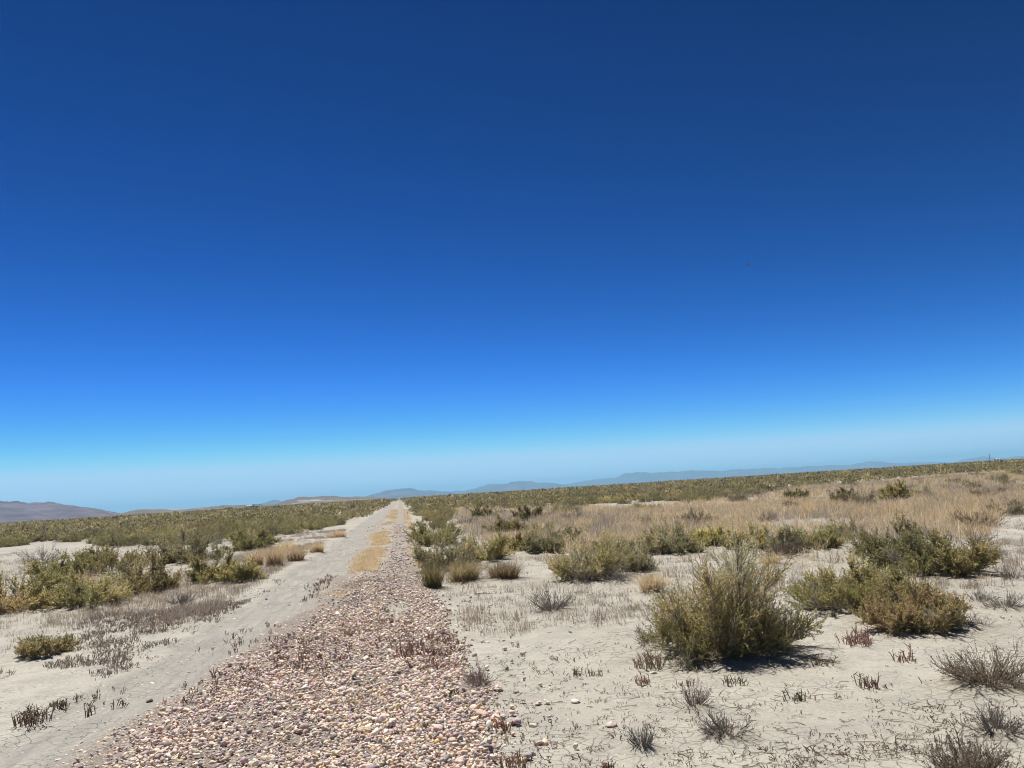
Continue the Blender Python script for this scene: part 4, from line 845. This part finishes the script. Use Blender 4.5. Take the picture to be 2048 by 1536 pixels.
for p_, h, q in ((423, 8, 'utility pole behind the short white trailer at the far yard'), (441, 8, 'utility pole beside the black shed, nearer of the two to the trailers'), (447, 8.5, 'utility pole touching the left side of the black shed')): pole(p_, 1520, h, q)
def mast(px_, D, h):
    x, y, a = farspot(px_, D); e = tag(link('radio_mast', None, None, (x, y, 0), -a), 'thin dark radio mast on the right horizon beside white buildings', 'mast'); mb = MB(); w0 = 1.1
    legs = [(w0 * math.cos(q), w0 * math.sin(q)) for q in (0, TAU / 3, 2 * TAU / 3)]; P = np.array([[(lx, ly, -.5), (lx, ly, h * .5), (lx * .6, ly * .6, h)] for lx, ly in legs]); tubes(mb, P, np.full((3, 3), .35), np.full((3, 3), .1), 5)
    L = []
    for k in range(14):
        z0, z1 = k * h / 14, (k + 1) * h / 14
        for j in range(3): L.append([(*legs[j], z0), (*legs[(j + 1) % 3], z1)])
    tubes(mb, np.array(L), np.full((len(L), 2), .16), np.full((len(L), 3), .1), 4); link('lattice', mb.mesh('lattice', M_GREY), e)
    mb = MB(); tubes(mb, np.array([[(0, 0, h * .94), (0, 0, h + 2.5)]]), np.array([[.3, .2]]), np.array([(.1, .1, .1)]), 6); link('antenna', mb.mesh('antenna', M_GREY), e)
mast(1980, 2600, 21)
building('warehouse', 1994.5, 2500, 7, 6, 7.4, 'bright white square building just right of the radio mast', M_WHITE, M_WHITE, 'building')
building('warehouse', 1999.5, 2510, 4.6, 5, 6.2, 'smaller white building touching the square one right of the radio mast', M_WHITE, M_WHITE, 'building')
building('shed', 1990.5, 2500, 4, 4, 6.0, 'dark shed between the radio mast and the bright white building', M_DARK, M_DARK, 'shed')
building('tank_house', 1906.5, 2500, 3.0, 3, 4.5, 'tiny white hut alone on the right horizon, left of the mast', M_WHITE, M_WHITE, 'hut')

# ------------------------------------------------------------------ the bird
def bird(px_, py_, D):
    d = ray(px_, py_); loc = d * D + np.array([0, 0, CZ]); e = tag(link('bird', None, None, loc, rad(40)), 'small bird with raised wings flying alone in the blue sky', 'bird')
    t = np.array([-1, -.78, -.45, -.1, .25, .5, .66, .8, .92, 1.0]); rr = np.array([.03, .1, .17, .22, .2, .13, .15, .14, .07, .012]); L = .13; n = 12; an = np.linspace(0, TAU, n, endpoint=False); V = []
    for q, s in zip(t, rr): V.append(np.stack([np.full(n, q * L), np.cos(an) * s * L, np.sin(an) * s * L * .95 + (q > .5) * .02], -1))
    idx = np.arange(len(t) * n).reshape(len(t), n); f = np.stack([idx[:-1], np.roll(idx, -1, 1)[:-1], np.roll(idx, -1, 1)[1:], idx[1:]], -1).reshape(-1, 4)
    mb = MB(); mb.add(np.concatenate(V), f); link('body', mb.mesh('body', flat_mat('bird_buff', (.24, .2, .15), .8, 0, 20, .3), True), e)
    M = flat_mat('bird_dark', (.07, .06, .055), .8, 0, 20, .3)
    for s, up in ((1, 1.15), (-1, .12)):
        sp = np.linspace(0, 1, 7); ch = .075 * (1 - sp ** 2.2) + .012; V = []
        for q, c in zip(sp, ch):
            yy = s * (.02 + q * .2 * math.cos(up)); zz = .015 + q * .2 * math.sin(up) + .02 * math.sin(q * 3); x0 = .03 - .05 * q
            V += [(x0 + c * .45, yy, zz), (x0, yy, zz + .006), (x0 - c * .6, yy, zz - .002), (x0, yy, zz - .003)]
        idx = np.arange(28).reshape(7, 4); f = np.stack([idx[:-1], np.roll(idx, -1, 1)[:-1], np.roll(idx, -1, 1)[1:], idx[1:]], -1).reshape(-1, 4); mb = MB(); mb.add(V, f); link('wing', mb.mesh('wing', M, True), e)
    mb = MB(); V = [(-.11, -.012, .0), (-.11, .012, .0), (-.19, .035, .004), (-.19, -.035, .004), (-.11, -.012, .006), (-.11, .012, .006), (-.19, .035, .008), (-.19, -.035, .008)]; mb.add(V, [(0, 1, 2, 3), (7, 6, 5, 4), (0, 4, 5, 1), (2, 6, 7, 3), (1, 5, 6, 2), (0, 3, 7, 4)]); link('tail', mb.mesh('tail', M), e)
bird(1497, 532, 46)
